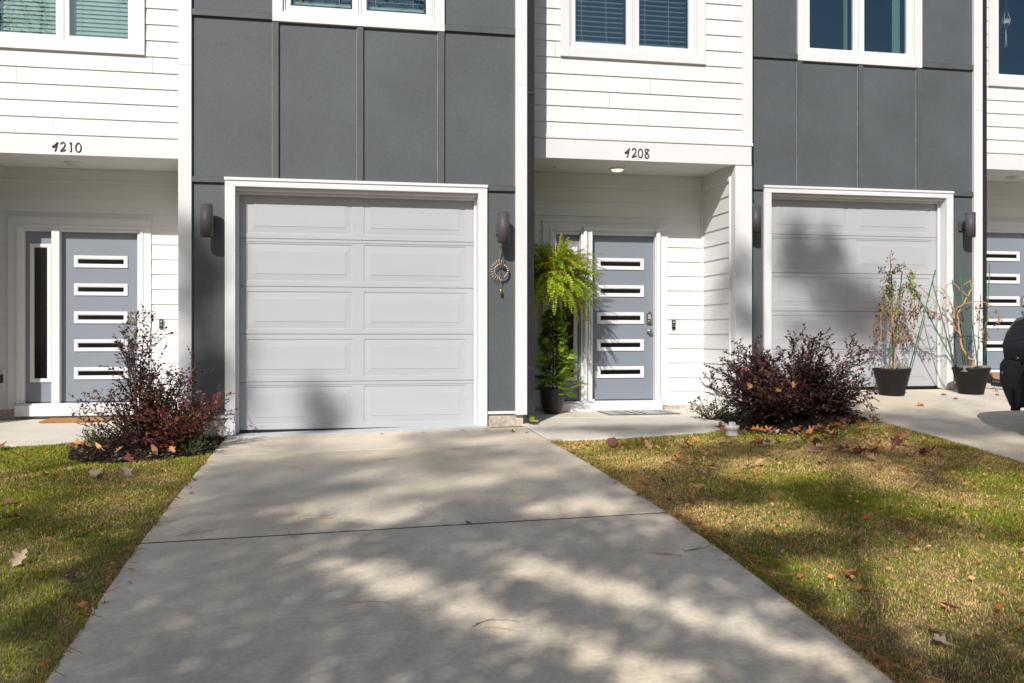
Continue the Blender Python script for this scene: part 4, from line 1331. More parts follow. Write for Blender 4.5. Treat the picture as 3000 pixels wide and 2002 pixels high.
for i in range(N_ - 1):
    for yy, fl in ((-.006, False), (.004, True)):
        q = [(out[i][0], yy, out[i][1]), (out[i + 1][0], yy, out[i + 1][1]), (inn[i + 1][0], yy, inn[i + 1][1]), (inn[i][0], yy, inn[i][1])]
        a.poly(q if fl else q[::-1])
    a.poly([(out[i][0], -.006, out[i][1]), (out[i][0], .004, out[i][1]), (out[i + 1][0], .004, out[i + 1][1]), (out[i + 1][0], -.006, out[i + 1][1])])
a.build("moon_crescent", M['bronze'], root)
a = MB()
for t in np.linspace(-1.0, 1.0, 7):
    c_ = (.069 * math.cos(t), .069 * math.sin(t))
    a.poly([(c_[0] + .0055 * math.cos(k), -.0075, c_[1] + .0055 * math.sin(k)) for k in np.linspace(0, 2 * math.pi, 10, endpoint=False)][::-1])
a.build("moon_dot", pmat("pale_stud", (.75, .66, .50), .5, .1, 9), root)
a = MB()
a.tube([(-.038, 0, .058), (-.012, 0, .225), (0, -.06, .275), (0, -.09, .30)], .003, 5); a.tube([(.045, 0, .06), (.008, 0, .225), (0, -.06, .275)], .003, 5)
a.tube([(-.010, 0, .215), (-.012, -.002, .02)], .0018, 5); a.tube([(-.003, 0, -.068), (-.003, 0, -.185)], .0022, 5)
a.build("cord", M['rope'], root)
a = MB(); a.lathe((-.003, 0, -.232), [(.0, .006), (.008, 0), (.016, 0), (.0165, .01), (.014, .034), (.008, .044), (0, .047)], 16)
a.build("bell", M['copper_bell'], root)
a = MB(); a.tube([(-.012, -.002, .03), (-.012, -.002, .005), (-.009, -.002, -.004)], [.002, .006, .002], 7); a.build("clapper", M['bronze_dark'], root)


# ------------------------------------------------------------------ things in the right window, on the right porch, in the lawn
root = thing("macrame_planter", "banded pink and white pot in a white macrame hanger behind the right window", "hanging plant", (9.372, 11.62, 5.36))
a = MB(); a.lathe((0, 0, -.03), [(0, 0), (.035, .0), (.052, .03)], 20); a.build("pot_base", pmat("terracotta_band", (.55, .17, .08), .7, .05, 9), root)
a = MB(); a.lathe((0, 0, 0), [(.052, 0), (.056, .035)], 20); a.build("pot_band", M['vinyl'], root)
a = MB(); a.lathe((0, 0, .035), [(.056, 0), (.05, .03), (.046, .03), (.046, .02), (0, .02)], 20); a.build("pot_rim", pmat("pink_band", (.55, .26, .2), .7, .05, 9), root)
a = MB()
for k in range(4):
    t = k * math.pi / 2 + .5
    a.tube([(0, 0, .55), (.01 * math.cos(t), .01 * math.sin(t), .22), (.058 * math.cos(t), .058 * math.sin(t), .05), (.055 * math.cos(t), .055 * math.sin(t), 0), (0, 0, -.075)], .0042, 6)
for k in range(9):
    t = random.uniform(0, 6.28)
    a.tube([(0, 0, -.07), (.008 * math.cos(t), .008 * math.sin(t), -.2), (.016 * math.cos(t), .016 * math.sin(t), -.33)], .0032, 5)
a.build("cord", M['vinyl'], root)
t_ = Foliage(); rr = random.Random(2)
for k in range(70):
    t_.leaf(Vector((-.06 + rr.uniform(-.03, .03), rr.uniform(-.02, .02), .06 - rr.random() * .42)), rvec(), rvec(), .03, .016, (.05, .08, .035))
t_.build("trailing_plant", M['leaf_dark'], root)

M['card'] = pmat("tan_box_board", (.36, .20, .11), .8, .1, 5)
root = thing("carton", "brown carton standing on the right porch beside the drain pipe", "box", (9.33, 11.72, zgf(9.3, 11.7)))
a = MB(); a.box(-.17, .17, -.10, .10, 0, .15); a.build("box_body", M['card'], root, bevel=.002)
a = MB()
for k in range(3): a.box(.06, .10, -.1022, -.1002, .05 + k * .025, .062 + k * .025)
a.box(-.1705, .1705, -.02, .02, .1502, .1515)
a.build("box_print", M['black_plastic'], root)

z0 = zgf(3.80, 8.42) - .01
root = thing("pipe_cleanout", "white plastic cleanout cap poking out of the lawn before the dark shrub", "pipe cap", (3.80, 8.42, z0))
a = MB(); a.lathe((0, 0, 0), [(.062, 0), (.062, .058), (.070, .060), (.070, .092), (.066, .097), (0, .098)], 30)
a.build("pipe_collar", pmat("dirty_white_pvc", (.74, .73, .69), .4, .12, 22, fine=.1, fs=40), root)
a = MB()
hx = [(.036 * math.cos(t), .036 * math.sin(t)) for t in np.linspace(.3, .3 + 2 * math.pi, 6, endpoint=False)]
lo = [(x, y, .0982) for x, y in hx]; hi = [(x * .95, y * .95, .128) for x, y in hx]
for i in range(6): a.poly([lo[i], lo[(i + 1) % 6], hi[(i + 1) % 6], hi[i]])
a.poly(hi); a.build("plug_nut", M['vinyl'], root, bevel=.002)


# ------------------------------------------------------------------ fallen leaves and needles
def leaf_mesh(kind, seed):
    r = random.Random(seed)
    half = {'oak': [(0, .0), (.10, .02), (.20, .16), (.30, .10), (.36, .12), (.48, .36), (.58, .20), (.64, .16), (.78, .30), (.84, .12), (1, 0)],
            'maple': [(0, 0), (.12, .02), (.10, .22), (.28, .34), (.34, .20), (.46, .48), (.56, .44), (.60, .22), (.78, .20), (.86, .10), (1, 0)],
            'long': [(0, 0), (.08, .04), (.2, .10), (.35, .15), (.5, .17), (.65, .15), (.8, .10), (.92, .05), (1, 0)]}[kind]
    cu, cv, tw, bow = r.uniform(.3, 1.5), r.uniform(.6, 2.6), r.uniform(-.8, .8), r.uniform(-.4, .5)
    V, F = [], []
    for x, y in half:
        for s in (-1, -.5, 0, .5, 1):
            yy = y * s * r.uniform(.85, 1.1)
            z = cv * yy * yy + cu * .25 * (x - .5) ** 2 + tw * yy * (x - .5) + bow * max(0, x - .6) ** 2 + abs(yy) * .12 * math.sin(x * 20)
            V.append((x - .5, yy, z + .02))
    for i in range(len(half) - 1):
        for k in range(4):
            a = i * 5 + k; F.append((a, a + 1, a + 6, a + 5))
    b = len(V)                                        # stalk
    V += [(-.5, -.008, .02), (-.5, .008, .02), (-.68, .006, .03), (-.68, -.004, .03)]; F.append((b, b + 1, b + 2, b + 3))
    return np.array(V), np.array(F)


LCOL = {'tan': (.58, .33, .16), 'orange': (.56, .22, .06), 'brown': (.27, .125, .06), 'plum': (.27, .10, .095), 'pale': (.55, .42, .30), 'dark': (.085, .045, .03)}
LABEL_COL = {'tan': 'tan', 'orange': 'orange-brown', 'brown': 'brown', 'plum': 'purplish red', 'pale': 'pale buff', 'dark': 'dark brown'}
LM = {}
for ci, (cn, cc) in enumerate(LCOL.items()):
    for ki, kd in enumerate(('oak', 'maple', 'long', 'oak')):
        V, F = leaf_mesh(kd, ci * 10 + ki)
        rr = np.random.default_rng(ci * 7 + ki)
        C = np.tile(np.array(cc), (len(V), 1)) * (1 + .18 * (rr.random((len(V), 1)) - .5))
        o = npmesh("fallen_leaf", V, F, M['dry_leaf'], C, smooth=True)
        LM[(cn, ki)] = o.data; bpy.data.objects.remove(o)
leaf_count = 0


def fallen_leaf(x, y, size, cn, where, lift=0.0, flat=False):
    global leaf_count
    ki = random.randrange(4)
    o = bpy.data.objects.new("fallen_leaf", LM[(cn, ki)])
    COL.objects.link(o)
    o.location = (x, y, zgf(x, y) + lift)
    a = .12 if flat else .5
    o.rotation_euler = (random.gauss(0, a), random.gauss(0, a), random.uniform(0, 6.28))
    o.scale = (size, size * random.uniform(.7, 1.0), size * random.uniform(.5, 1.0))
    kind = {0: 'lobed', 1: 'broad', 2: 'narrow', 3: 'curled'}[ki]
    tag(o, f"{LABEL_COL[cn]} {kind} fallen leaf {where[0]}", "leaf", where[1])
    leaf_count += 1


random.seed(77)
W_R = ("lying on the lawn right of the driveway", "fallen leaves on the right lawn")
W_S = ("in the drift along the broad dark shrub", "leaf drift at the foot of the broad shrub")
W_L = ("lying on the lawn left of the driveway", "fallen leaves on the left lawn")
W_D = ("lying on the driveway slab", "fallen leaves on the driveway")
W_B = ("on the left mulch bed", "fallen leaves on the mulch bed")
W_P = ("heaped by the right drain pipe", "leaf heap by the drain pipe")
mixA = ['tan'] * 5 + ['orange'] * 4 + ['brown'] * 3 + ['plum'] * 2 + ['pale'] * 2
clusters = [(2.62, 7.80, 8, .12), (2.64, 7.61, 4, .1), (2.9, 7.57, 4, .1), (3.45, 7.50, 8, .16), (3.70, 7.54, 6, .14), (4.06, 7.41, 8, .12), (3.75, 7.02, 5, .14), (4.41, 7.70, 10, .17), (4.10, 6.92, 10, .16), (4.22, 6.80, 8, .12), (4.42, 7.0, 9, .15), (4.62, 6.75, 6, .13), (4.83, 7.31, 9, .15), (4.57, 6.52, 4, .1)]
for cx_, cy_, n_, s_ in clusters:
    for k in range(int(n_ * .72)):
        fallen_leaf(cx_ + random.gauss(0, s_), cy_ + random.gauss(0, s_ * .6), random.uniform(.08, .15), random.choice(mixA + ['brown', 'plum']), W_R, random.uniform(.02, .045))
for k in range(62):
    t = random.random()
    x = 3.75 + 1.5 * t; y = np.interp(x, [3.75, 4.05, 4.4, 4.8, 5.3], [8.62, 8.42, 8.24, 8.16, 8.25]) + random.gauss(0, .07)
    fallen_leaf(x, y, random.uniform(.08, .15), random.choice(mixA + ['orange'] * 3), W_S, random.uniform(.02, .05))
for k in range(10):
    fallen_leaf(random.uniform(4.1, 5.1), random.uniform(8.4, 9.2), random.uniform(.08, .13), random.choice(['orange', 'tan']), W_S, random.uniform(.25, .62))
k = 0
while k < 84:
    y = 2.9 + 5.2 * random.random() ** .8; x = random.uniform(2.05, 5.1)
    if x > .62 * y + .55 or x > 5.1: continue
    fallen_leaf(x, y, random.uniform(.05, .105), random.choice(mixA + ['brown', 'orange']), W_R, random.uniform(.015, .035)); k += 1
for x, y in [(-2.02, 7.17), (-1.69, 7.11), (-1.48, 7.45), (-1.2, 7.95), (-1.42, 7.87), (-1.79, 7.41), (-2.4, 8.3), (-2.3, 7.6), (-2.55, 8.1), (-1.9, 6.4), (-1.5, 6.6), (-1.75, 5.9), (-1.35, 5.4), (-1.6, 6.9), (-1.28, 6.1), (-1.95, 7.9), (-2.75, 8.7), (-2.9, 8.95), (-2.25, 8.95), (-1.2, 4.7), (-1.5, 5.0), (-1.7, 8.0)]:
    fallen_leaf(x + random.gauss(0, .05), y + random.gauss(0, .05), random.uniform(.07, .13), random.choice(['brown', 'dark', 'pale', 'brown', 'plum']), W_L, random.uniform(.015, .03))
for x, y in [(-2.1, 8.75), (-2.16, 8.62), (-2.0, 8.55), (-1.95, 8.62), (-1.9, 8.2), (-1.62, 8.15), (-1.3, 8.3), (-1.1, 8.55), (-1.75, 8.4), (-1.45, 8.35), (-1.08, 8.95), (-2.2, 8.9)]:
    fallen_leaf(x, y, random.uniform(.08, .14), random.choice(['brown', 'tan', 'orange', 'dark']), W_B, random.uniform(.03, .05))
for x, y in [(-.95, 7.0), (-.93, 6.7), (-.96, 6.35), (-.9, 6.5), (-.95, 5.6), (-.93, 4.75), (-.9, 4.55), (-.95, 4.3), (.77, 5.22), (-.2, 5.2), (1.88, 8.85), (1.7, 9.0), (1.75, 8.95), (.9, 9.15), (.5, 9.2), (1.3, 9.2), (1.55, 9.25), (-.6, 8.7), (1.9, 6.1), (1.93, 5.7), (1.93, 5.2), (1.94, 4.8), (1.93, 4.3)]:
    fallen_leaf(x, y, random.uniform(.03, .075), random.choice(['orange', 'brown', 'tan', 'dark']), W_D, .006, True)
for k in range(16):
    fallen_leaf(random.uniform(8.05, 9.0), random.uniform(10.25, 10.55), random.uniform(.08, .14), random.choice(['orange', 'orange', 'tan', 'brown']), W_P, random.uniform(.01, .06))
for x, y in [(6.95, 10.6), (6.35, 9.2), (7.15, 9.7), (7.95, 10.0), (8.0, 9.85), (7.3, 10.1), (-3.55, 11.75), (-3.7, 11.72)]:
    fallen_leaf(x, y, random.uniform(.06, .12), random.choice(['brown', 'dark', 'orange']), ("on the concrete near the house walls", "fallen leaves on the paving"), .006, True)


def needles(name, pts, lab=None, kind='stuff', L=(.08, .17), up=.012, seed=1):
    r = random.Random(seed); V, F, C = [], [], []
    for x, y, a0 in pts:
        z = zgf(x, y) + r.uniform(.002, up)
        a = a0 + r.gauss(0, .45); l = r.uniform(*L); bend = r.gauss(0, .25); w = r.uniform(.0009, .0016)
        P = []
        for k in range(4):
            t = k / 3
            aa = a + bend * t
            P.append((x + math.cos(aa) * l * t, y + math.sin(aa) * l * t, z + r.uniform(0, .006)))
        c = jit(r.choice([(.50, .19, .05), (.38, .14, .045), (.55, .27, .09), (.22, .10, .05)]), .2)
        for p, q in zip(P, P[1:]):
            sx, sy = -math.sin(a) * w, math.cos(a) * w
            b = len(V)
            V += [(p[0] - sx, p[1] - sy, p[2]), (p[0] + sx, p[1] + sy, p[2] + w), (q[0] + sx, q[1] + sy, q[2] + w), (q[0] - sx, q[1] - sy, q[2])]
            F.append((b, b + 1, b + 2, b + 3)); C += [c] * 4
    o = npmesh(name, np.array(V), np.array(F), M['dry_leaf'], np.array(C))
    if kind: tag(o, kind=kind)
    if lab: tag(o, lab, "pine needles", "pine needles on the driveway")
    return o


# small torn scraps of leaf, past counting
V, F, C = [], [], []
rr = random.Random(9)
for k in range(1300):
    if rr.random() < .75:
        y = 2.8 + 5.5 * rr.random(); x = rr.uniform(2.0, 5.1)
    else:
        y = rr.uniform(3.5, 9.0); x = rr.uniform(-3.0, -1.0)
    if in_poly(np.array([x]), np.array([y]), BED_L)[0] or in_poly(np.array([x]), np.array([y]), BED_R)[0]: continue
    if y > 8.1 and 1.9 < x < 4.2: continue
    z = zgf(x, y) + rr.uniform(.012, .03); a = rr.uniform(0, 6.28); l = rr.uniform(.008, .022); w = l * rr.uniform(.25, .6)
    dx, dy = math.cos(a) * l, math.sin(a) * l; sx, sy = -math.sin(a) * w, math.cos(a) * w
    b = len(V); q = rr.uniform(-.012, .012)
    V += [(x - dx, y - dy, z), (x + sx, y + sy, z + q), (x + dx, y + dy, z + .004), (x - sx, y - sy, z - q)]
    F.append((b, b + 1, b + 2, b + 3)); C += [jit(LCOL[rr.choice(['tan', 'orange', 'brown', 'tan', 'orange', 'brown'])], .3)] * 4
tag(npmesh("leaf_scraps", np.array(V), np.array(F), M['dry_leaf'], np.array(C)), kind='stuff')

random.seed(90)
edge = []
for k in range(470):
    y = 2.8 + 3.4 * random.random() ** 1.4
    edge.append((1.965 + abs(random.gauss(0, .028)), y, 1.57 + random.choice([0, 3.14]) + random.gauss(0, .3)))
for k in range(110):
    y = random.uniform(6, 8.2); edge.append((1.96 + abs(random.gauss(0, .02)), y, 1.57))
for k in range(260):
    y = random.uniform(3.2, 8.1); edge.append((-.985 - abs(random.gauss(0, .022)), y, 1.57 + random.choice([0, 3.14])))
needles("edge_needles", edge, up=.03, seed=3)
lawn_n = []
for k in range(420):
    y = 2.8 + 5.2 * random.random(); x = random.uniform(2.0, 4.8) if random.random() < .62 else random.uniform(-2.6, -1.0)
    lawn_n.append((x, y, random.uniform(0, 6.28)))
needles("lawn_needles", lawn_n, up=.045, seed=4)
for (x, y, a0, n_, lab) in [(-.15, 5.60, .1, 3, "pine needle twig above the long joint in the driveway"), (.58, 3.72, -.1, 4, "pair of long pine needles low in the middle of the driveway"), (1.60, 4.46, -.4, 3, "forked pine needle near the driveway's right edge"), (1.74, 4.45, .2, 3, "fine pine needles touching the driveway's right edge"), (.08, 4.10, .1, 2, "single dark pine needle left of the bright streak"), (.42, 7.55, .2, 2, "small needle twig below the garage door"), (-.8, 5.35, .9, 3, "dark needle twig by the driveway's left edge"), (1.0, 7.9, .0, 2, "thin needle right of the driveway's middle near the garage")]:
    random.seed(int(x * 100) + 50)
    needles("pine_needle", [(x + random.gauss(0, .02), y + random.gauss(0, .02), a0) for _ in range(n_)], lab, None, (.12, .20), .006, int(y * 100))

print("LEAVES", leaf_count)


# ------------------------------------------------------------------ parked car nosing in towards the right garage
M['car'] = pmat("navy_car_paint", (.020, .020, .032), .32, .25, 3, spec=.6, fine=.2, fs=30)
M['car_plastic'] = pmat("dusty_bumper_plastic", (.036, .034, .042), .55, .25, 6, .25, 120, fine=.2, fs=60)
M['tyre'] = pmat("tyre_rubber", (.055, .050, .048), .85, .2, 10, .4, 90)
M['rim'] = pmat("alloy_rim", (.30, .30, .31), .35, .05, 8, metal=.9)
M['lamp_glass'] = pmat("headlight_lens", (.42, .42, .40), .12, .25, 18, spec=.8)
M['car_glass'] = pmat("tinted_car_glass", (.010, .012, .013), .05, .1, 3, spec=.8)
cz = zgf(6.9, 6.85)
slope = (zgf(6.9, 6.85) - zgf(6.9, 4.2)) / 2.65
car = thing("parked_car", "dark navy car parked nose-in on the right driveway at the photo's edge", "car", (6.90, 6.87, cz))
car.rotation_euler.x = math.atan(slope)


def arch(cy, zc, r, n=12, a0=200, a1=-20):
    return [(cy + r * math.cos(math.radians(a0 + (a1 - a0) * i / n)), zc + r * math.sin(math.radians(a0 + (a1 - a0) * i / n))) for i in range(n + 1)]


def extrude_side(mb, prof, W, shape, m=0, n=10):
    """side outline swept across the width; shape(x_fraction, y, z) -> (y, z, half width factor)"""
    xs = [-1, -.985, -.95, -.85, -.6, -.3, 0, .3, .6, .85, .95, .985, 1]
    rings = []
    for f in xs:
        R = []
        for y, z in prof:
            yy, zz, wf = shape(abs(f), y, z); R.append((f * W * wf, yy, zz))
        rings.append(R)
    k = len(prof)
    for A, B in zip(rings, rings[1:]):
        for i in range(k):
            j = (i + 1) % k
            mb.poly([A[i], A[j], B[j], B[i]][::-1], m, True)
    mb.poly(rings[0][::-1], m); mb.poly(rings[-1], m)


def car_shape(f, y, z):
    g = f ** 5
    yy = y - (.24 * g if y > .3 else 0) * min(1, max(0, (y - .3) / .5)) + (.18 * g if y < -3.0 else 0)
    wf = 1.0
    if z > 1.08: wf = 1 - (z - 1.08) * .30
    wf -= .045 * (f ** 8) * max(0, (z - .75) / .5) if z < 1.08 else .02
    zz = z - (.05 * f ** 6 if z > .85 else 0)
    return yy, zz, wf


b = MB()
body = [(.84, .68), (.88, .80), (.85, .95), (.74, 1.06), (.34, 1.14), (-.45, 1.19), (-1.15, 1.66), (-2.5, 1.73), (-3.2, 1.62), (-3.55, 1.18), (-3.62, .70)] + [(-3.40, .40)] + arch(-2.65, .37, .42)[::1][:0] + [(-3.1, .36)] + [(-2.65 - .41 * math.cos(math.radians(t)), .37 + .41 * math.sin(math.radians(t))) for t in range(0, 181, 15)] + [(-2.2, .32), (-.46, .32)] + [(0 - .43 * math.cos(math.radians(t)), .36 + .43 * math.sin(math.radians(t))) for t in range(0, 151, 15)] + [(.46, .68)]
extrude_side(b, body, .94, car_shape)
b.build("body", M['car'], car)
b = MB()
bump = [(.435, .40), (.50, .255), (.66, .265), (.80, .36), (.875, .47), (.885, .62), (.84, .675), (.465, .675)]
extrude_side(b, bump, .945, car_shape)
b.build("bumper", M['car_plastic'], car, bevel=.006)
for sx in (-1, 1):
    for cyy in (0, -2.65):
        b = MB()
        flare = [(.45 * math.cos(math.radians(t)), .36 + .45 * math.sin(math.radians(t))) for t in range(-8, 190, 9)]
        inn = [(.405 * math.cos(math.radians(t)), .36 + .405 * math.sin(math.radians(t))) for t in range(-8, 190, 9)]
        for (p, q), (r, s_) in zip(zip(flare, flare[1:]), zip(inn, inn[1:])):
            x0, x1 = sx * .93, sx * .963
            b.poly([(x1, p[0] + cyy, p[1]), (x1, q[0] + cyy, q[1]), (x1, s_[0] + cyy, s_[1]), (x1, r[0] + cyy, r[1])])
            b.poly([(x0, p[0] + cyy, p[1]), (x0, q[0] + cyy, q[1]), (x1, q[0] + cyy, q[1]), (x1, p[0] + cyy, p[1])])
            b.poly([(x0, r[0] + cyy, r[1]), (x0, s_[0] + cyy, s_[1]), (x1, s_[0] + cyy, s_[1]), (x1, r[0] + cyy, r[1])])
        b.build("arch_flare", M['car_plastic'], car)
for sx in (-1, 1):
    for cyy in (0, -2.65):
        w_ = MB(); X0, X1 = (sx * .70, sx * .925)
        prof = [(.30, .0), (.345, .01), (.36, .05), (.362, .11), (.36, .17), (.345, .215), (.25, .225), (.235, .20), (.0, .18)]
        n = 36; R = []
        for r, dx in prof:
            R.append([(X0 + sx * dx, cyy + r * math.cos(2 * math.pi * k / n), .362 + r * math.sin(2 * math.pi * k / n)) for k in range(n)])
        for A, B in zip(R, R[1:]):
            for k in range(n): w_.poly([A[k], A[(k + 1) % n], B[(k + 1) % n], B[k]], smooth=True)
        wh = w_.build("wheel", M['tyre'], car)
        w_ = MB()
        for k in range(5):
            t = 2 * math.pi * k / 5
            w_.tube([(sx * .91, cyy, .362), (sx * .90, cyy + .235 * math.cos(t), .362 + .235 * math.sin(t))], [.045, .03], 8)
        w_.tube([(sx * .905, cyy + .235 * math.cos(t), .362 + .235 * math.sin(t)) for t in np.linspace(0, 2 * math.pi, 30)], .014, 6)
        w_.build("rim", M['rim'], wh)
    h = MB()
    for i in range(8):
        for j in range(5):
            def hp(u, v):  # wraps round the front corner
                f = .72 + .27 * u
                z = .84 + .17 * v
                yy, zz, wf = car_shape(f, .88 - .10 * v, z)
                return (sx * .94 * f * wf, yy + .012 * math.sin(math.pi * v) + .004, zz)
            q = [hp(i / 8, j / 5), hp((i + 1) / 8, j / 5), hp((i + 1) / 8, (j + 1) / 5), hp(i / 8, (j + 1) / 5)]
            h.poly(q if sx > 0 else q[::-1], smooth=True)
    h.build("headlight", M['lamp_glass'], car)
    g = MB()
    g.poly([(sx * .905, -.75, 1.16), (sx * .905, -1.9, 1.17), (sx * .80, -1.9, 1.60), (sx * .80, -1.25, 1.58)])
    g.poly([(sx * .905, -1.95, 1.17), (sx * .905, -3.1, 1.2), (sx * .81, -3.0, 1.56), (sx * .80, -1.95, 1.60)])
    g.build("side_window", M['car_glass'], car)
    mf = MB(); mf.box(sx * .91 - .07, sx * .91 + .01, .41, .435, .235, .42); mf.build("mud_flap", M['black_plastic'], car)
    mi = MB(); mi.box(sx * 1.0 - .09, sx * 1.0 + .09, -.78, -.66, 1.14, 1.28); mi.build("wing_mirror", M['car_plastic'], car, bevel=.03)
    bt = MB()
    for y_, z_ in ((.60, .55), (.42, .70)):
        bt.tube([(sx * .935, y_, z_), (sx * .962, y_, z_)], .013, 8)
    bt.build("clip", M['rim'], car)
g = MB()
g.poly([(-.76, -.50, 1.19), (.76, -.50, 1.19), (.68, -1.14, 1.665), (-.68, -1.14, 1.665)]); g.build("windscreen", M['car_glass'], car)


# ------------------------------------------------------------------ pines across the street: they shade the lawns and drive and show in the window glass
def shade_amount(x, y):
    """wanted shade at a spot of ground; crown clumps are placed to cast it"""
    nz = vnoise(x, y, 1.9, 50) * .6 + vnoise(x * .8, y * 1.3, 4.2, 51) * .4
    near = sstep(7.4, 9.2, y)
    S = np.where(x < -.98, .18, np.where(x < 2.0, .74 + .14 * (1 - sstep(4.9, 5.6, y)), .36))
    S = S * (1 - .62 * near) + (nz - .5) * np.where(x < -.98, .9, np.where((x < 2) & (y < 5.2), .8, 1.5))
    S = S - .30 * sstep(2.5, 4.5, x) * (y < 6)
    for gx_, gy_, s, a in SPOTS:
        S = S + a * np.exp(-((x - gx_) ** 2 + (y - gy_) ** 2) / (2 * s * s))
    S = np.clip(S, 0, 1)
    zone = (x > -1.0) & (x < 2.1) & (y < 5.3)
    S = np.where(zone, np.maximum(S, 1.0 - .45 * sstep(1.2, 1.9, x) * sstep(3.6, 4.6, y)), S)
    for (ax, ay), (bx, by), s, a in BANDS:
        dx, dy = bx - ax, by - ay; L2 = dx * dx + dy * dy
        t = ((x - ax) * dx + (y - ay) * dy) / L2
        d = np.abs((x - ax) * dy - (y - ay) * dx) / math.sqrt(L2)
        S = S * (1 - a * np.exp(-(d / s) ** 8) * sstep(-.10, .25, t) * (1 - sstep(.9, 1.3, t)))
    return np.clip(S, 0, 1)


LIT = [(-.84, 8.85), (.18, 8.9), (1.35, 8.55), (1.8, 8.69), (.45, 6.9), (1.25, 7.25), (.96, 6.4), (1.54, 6.65), (.27, 6.2), (1.59, 5.65), (1.45, 4.85), (.3, 5.5), (2.28, 8.5), (3.3, 8.3), (2.55, 9.9), (-3.2, 11.5), (-2.8, 11.8), (-2.6, 8.5), (-2.78, 8.97), (-2.4, 8.85), (2.47, 6.92), (2.9, 6.27), (3.19, 6.74), (3.68, 6.44), (3.63, 6.06), (3.86, 5.29), (2.54, 4.13), (2.27, 3.97), (2.44, 3.75), (2.38, 3.48), (2.24, 5.16), (2.5, 4.95), (2.6, 3.9), (3.2, 4.2)]
DARK = [(-.18, 7.22), (.07, 6.46), (.66, 5.88), (1.22, 6.1), (1.7, 6.3), (1.05, 7.3), (.1, 5.06), (-.22, 4.67), (.43, 4.9), (.76, 4.95), (1.45, 4.38), (1.62, 3.97), (-.1, 3.83), (-.5, 4.42), (.99, 3.84), (1.19, 3.3), (1.46, 3.0), (2.9, 8.85), (3.4, 8.92), (2.65, 9.3), (-2.94, 10.2), (-2.5, 10.5), (-1.71, 7.2), (-1.62, 5.82), (-1.05, 4.85), (2.41, 5.74), (2.92, 5.67), (2.66, 6.49), (4.69, 6.58), (3.17, 4.84), (2.59, 4.55), (2.08, 4.3), (2.05, 3.7), (2.6, 3.3), (3.31, 7.17), (3.5, 5.58), (5.53, 7.75), (5.9, 7.9), (5.75, 8.6), (1.5, 8.95), (-.3, 3.3), (.5, 3.2)]
SPOTS = [(x, y, .22, -1.1) for x, y in LIT] + [(x, y, .28, .9) for x, y in DARK]
BANDS = [((-.15, 4.98), (1.15, 3.13), .165, 1.0), ((.62, 4.90), (1.98, 2.97), .165, 1.0), ((1.5, 4.2), (2.3, 3.2), .12, .6)]
WALLSPOTS = [(-1.14, 9.57, 1.57, .10, 26), (-1.10, 9.57, .62, .13, 40), (-1.17, 9.57, 1.03, .08, 6), (-1.38, 9.55, 1.90, .10, 22), (-1.38, 9.55, 1.3, .09, 14), (-1.15, 9.57, .28, .10, 18),
             (-.06, 9.72, .17, .07, 30), (-.12, 9.72, .33, .05, 8), (-.01, 9.72, .02, .09, 18), (-.78, 9.72, .85, .03, 3),
             (4.70, 10.04, 1.65, .08, 10), (4.62, 10.04, 1.26, .09, 14), (4.73, 10.04, 1.15, .08, 12), (4.58, 10.2, 1.75, .14, 18), (4.58, 10.25, 1.45, .12, 14)]
WALLSPOTS += [(x, 10.87, z, s, int(n * 1.25)) for x, z, s, n in ((5.78, 2.24, .05, 12), (6.22, 2.20, .05, 10), (5.79, 2.0, .09, 26), (6.26, 1.95, .08, 24), (6.0, 1.86, .10, 26), (5.82, 1.82, .10, 24), (6.30, 1.50, .10, 22), (6.1, 1.42, .10, 8), (6.55, 1.28, .11, 24), (6.74, 1.36, .12, 22), (6.16, 1.12, .12, 8), (5.75, 1.1, .10, 6), (6.6, 1.06, .12, 14), (6.95, 1.18, .12, 16), (6.45, 1.66, .08, 8))]
SUN_Y = 1.0 / 1.0
TRUNKS = [(-14.0, -8.6, 14.0), (-10.9, -9.6, 14.2), (-4.1, -9.2, 16.0), (-1.2, -10.2, 18.0), (3.0, -8.8, 12.5), (-9.2, -11.0, 14.6), (-6.3, -3.3, 8.2)]  # last entry: unseen tree added to shape the light streaks on the drive
rg = np.random.default_rng(99)
NX = (-9.0, 9.5); NY = (-3.0, 9.3)
sp = .092
gxx, gyy = np.meshgrid(np.arange(*NX, sp), np.arange(*NY, sp))
nn = gxx.size
tx = gxx.ravel() + rg.uniform(-.5, .5, nn) * sp; ty = gyy.ravel() + rg.uniform(-.5, .5, nn) * sp
keep = rg.random(nn) < shade_amount(tx, ty)
T3 = [np.stack([tx[keep], ty[keep], zg(tx[keep], ty[keep])], -1)]
for x, y, z, s, n in WALLSPOTS:
    T3.append(np.stack([rg.normal(x, s, n), np.full(n, y), rg.normal(z, s, n)], -1))
T3 = np.concatenate(T3)
tk = np.array(TRUNKS)
proj = T3[:, 0] - .5 * (T3[:, 1] + 9.5)
NEAR = len(TRUNKS) - 1
own = np.argmin(np.abs(proj[:, None] - tk[None, :, 0]) + rg.uniform(0, 1.2, (len(T3), len(tk)))[:, :] + np.where(np.arange(len(tk)) == NEAR, 99, 0), 1)
low = (T3[:, 1] < 5.75) & (T3[:, 0] > -1.3) & (T3[:, 0] < 2.6) & (T3[:, 1] > 2.2)
own[low] = NEAR
yt = tk[own, 1] + rg.normal(0, 1, len(T3)) * np.where(own == NEAR, .35, .7)
k_ = T3[:, 1] - yt
CP = np.stack([T3[:, 0] - .5 * k_, yt, T3[:, 2] + .78 * k_], -1)  # crowns take their shape from the wanted shade, set back along the sun ray
M['pine_bark'] = pmat("pine_bark", (.10, .07, .055), .95, .3, 5, 1, 25, (1, 1, .3), dist=.03)
M['pine_leaf'] = pmat("pine_needles", (.1, .1, .1), .6, .2, 8, attr=True, spec=.2, trans=.08)


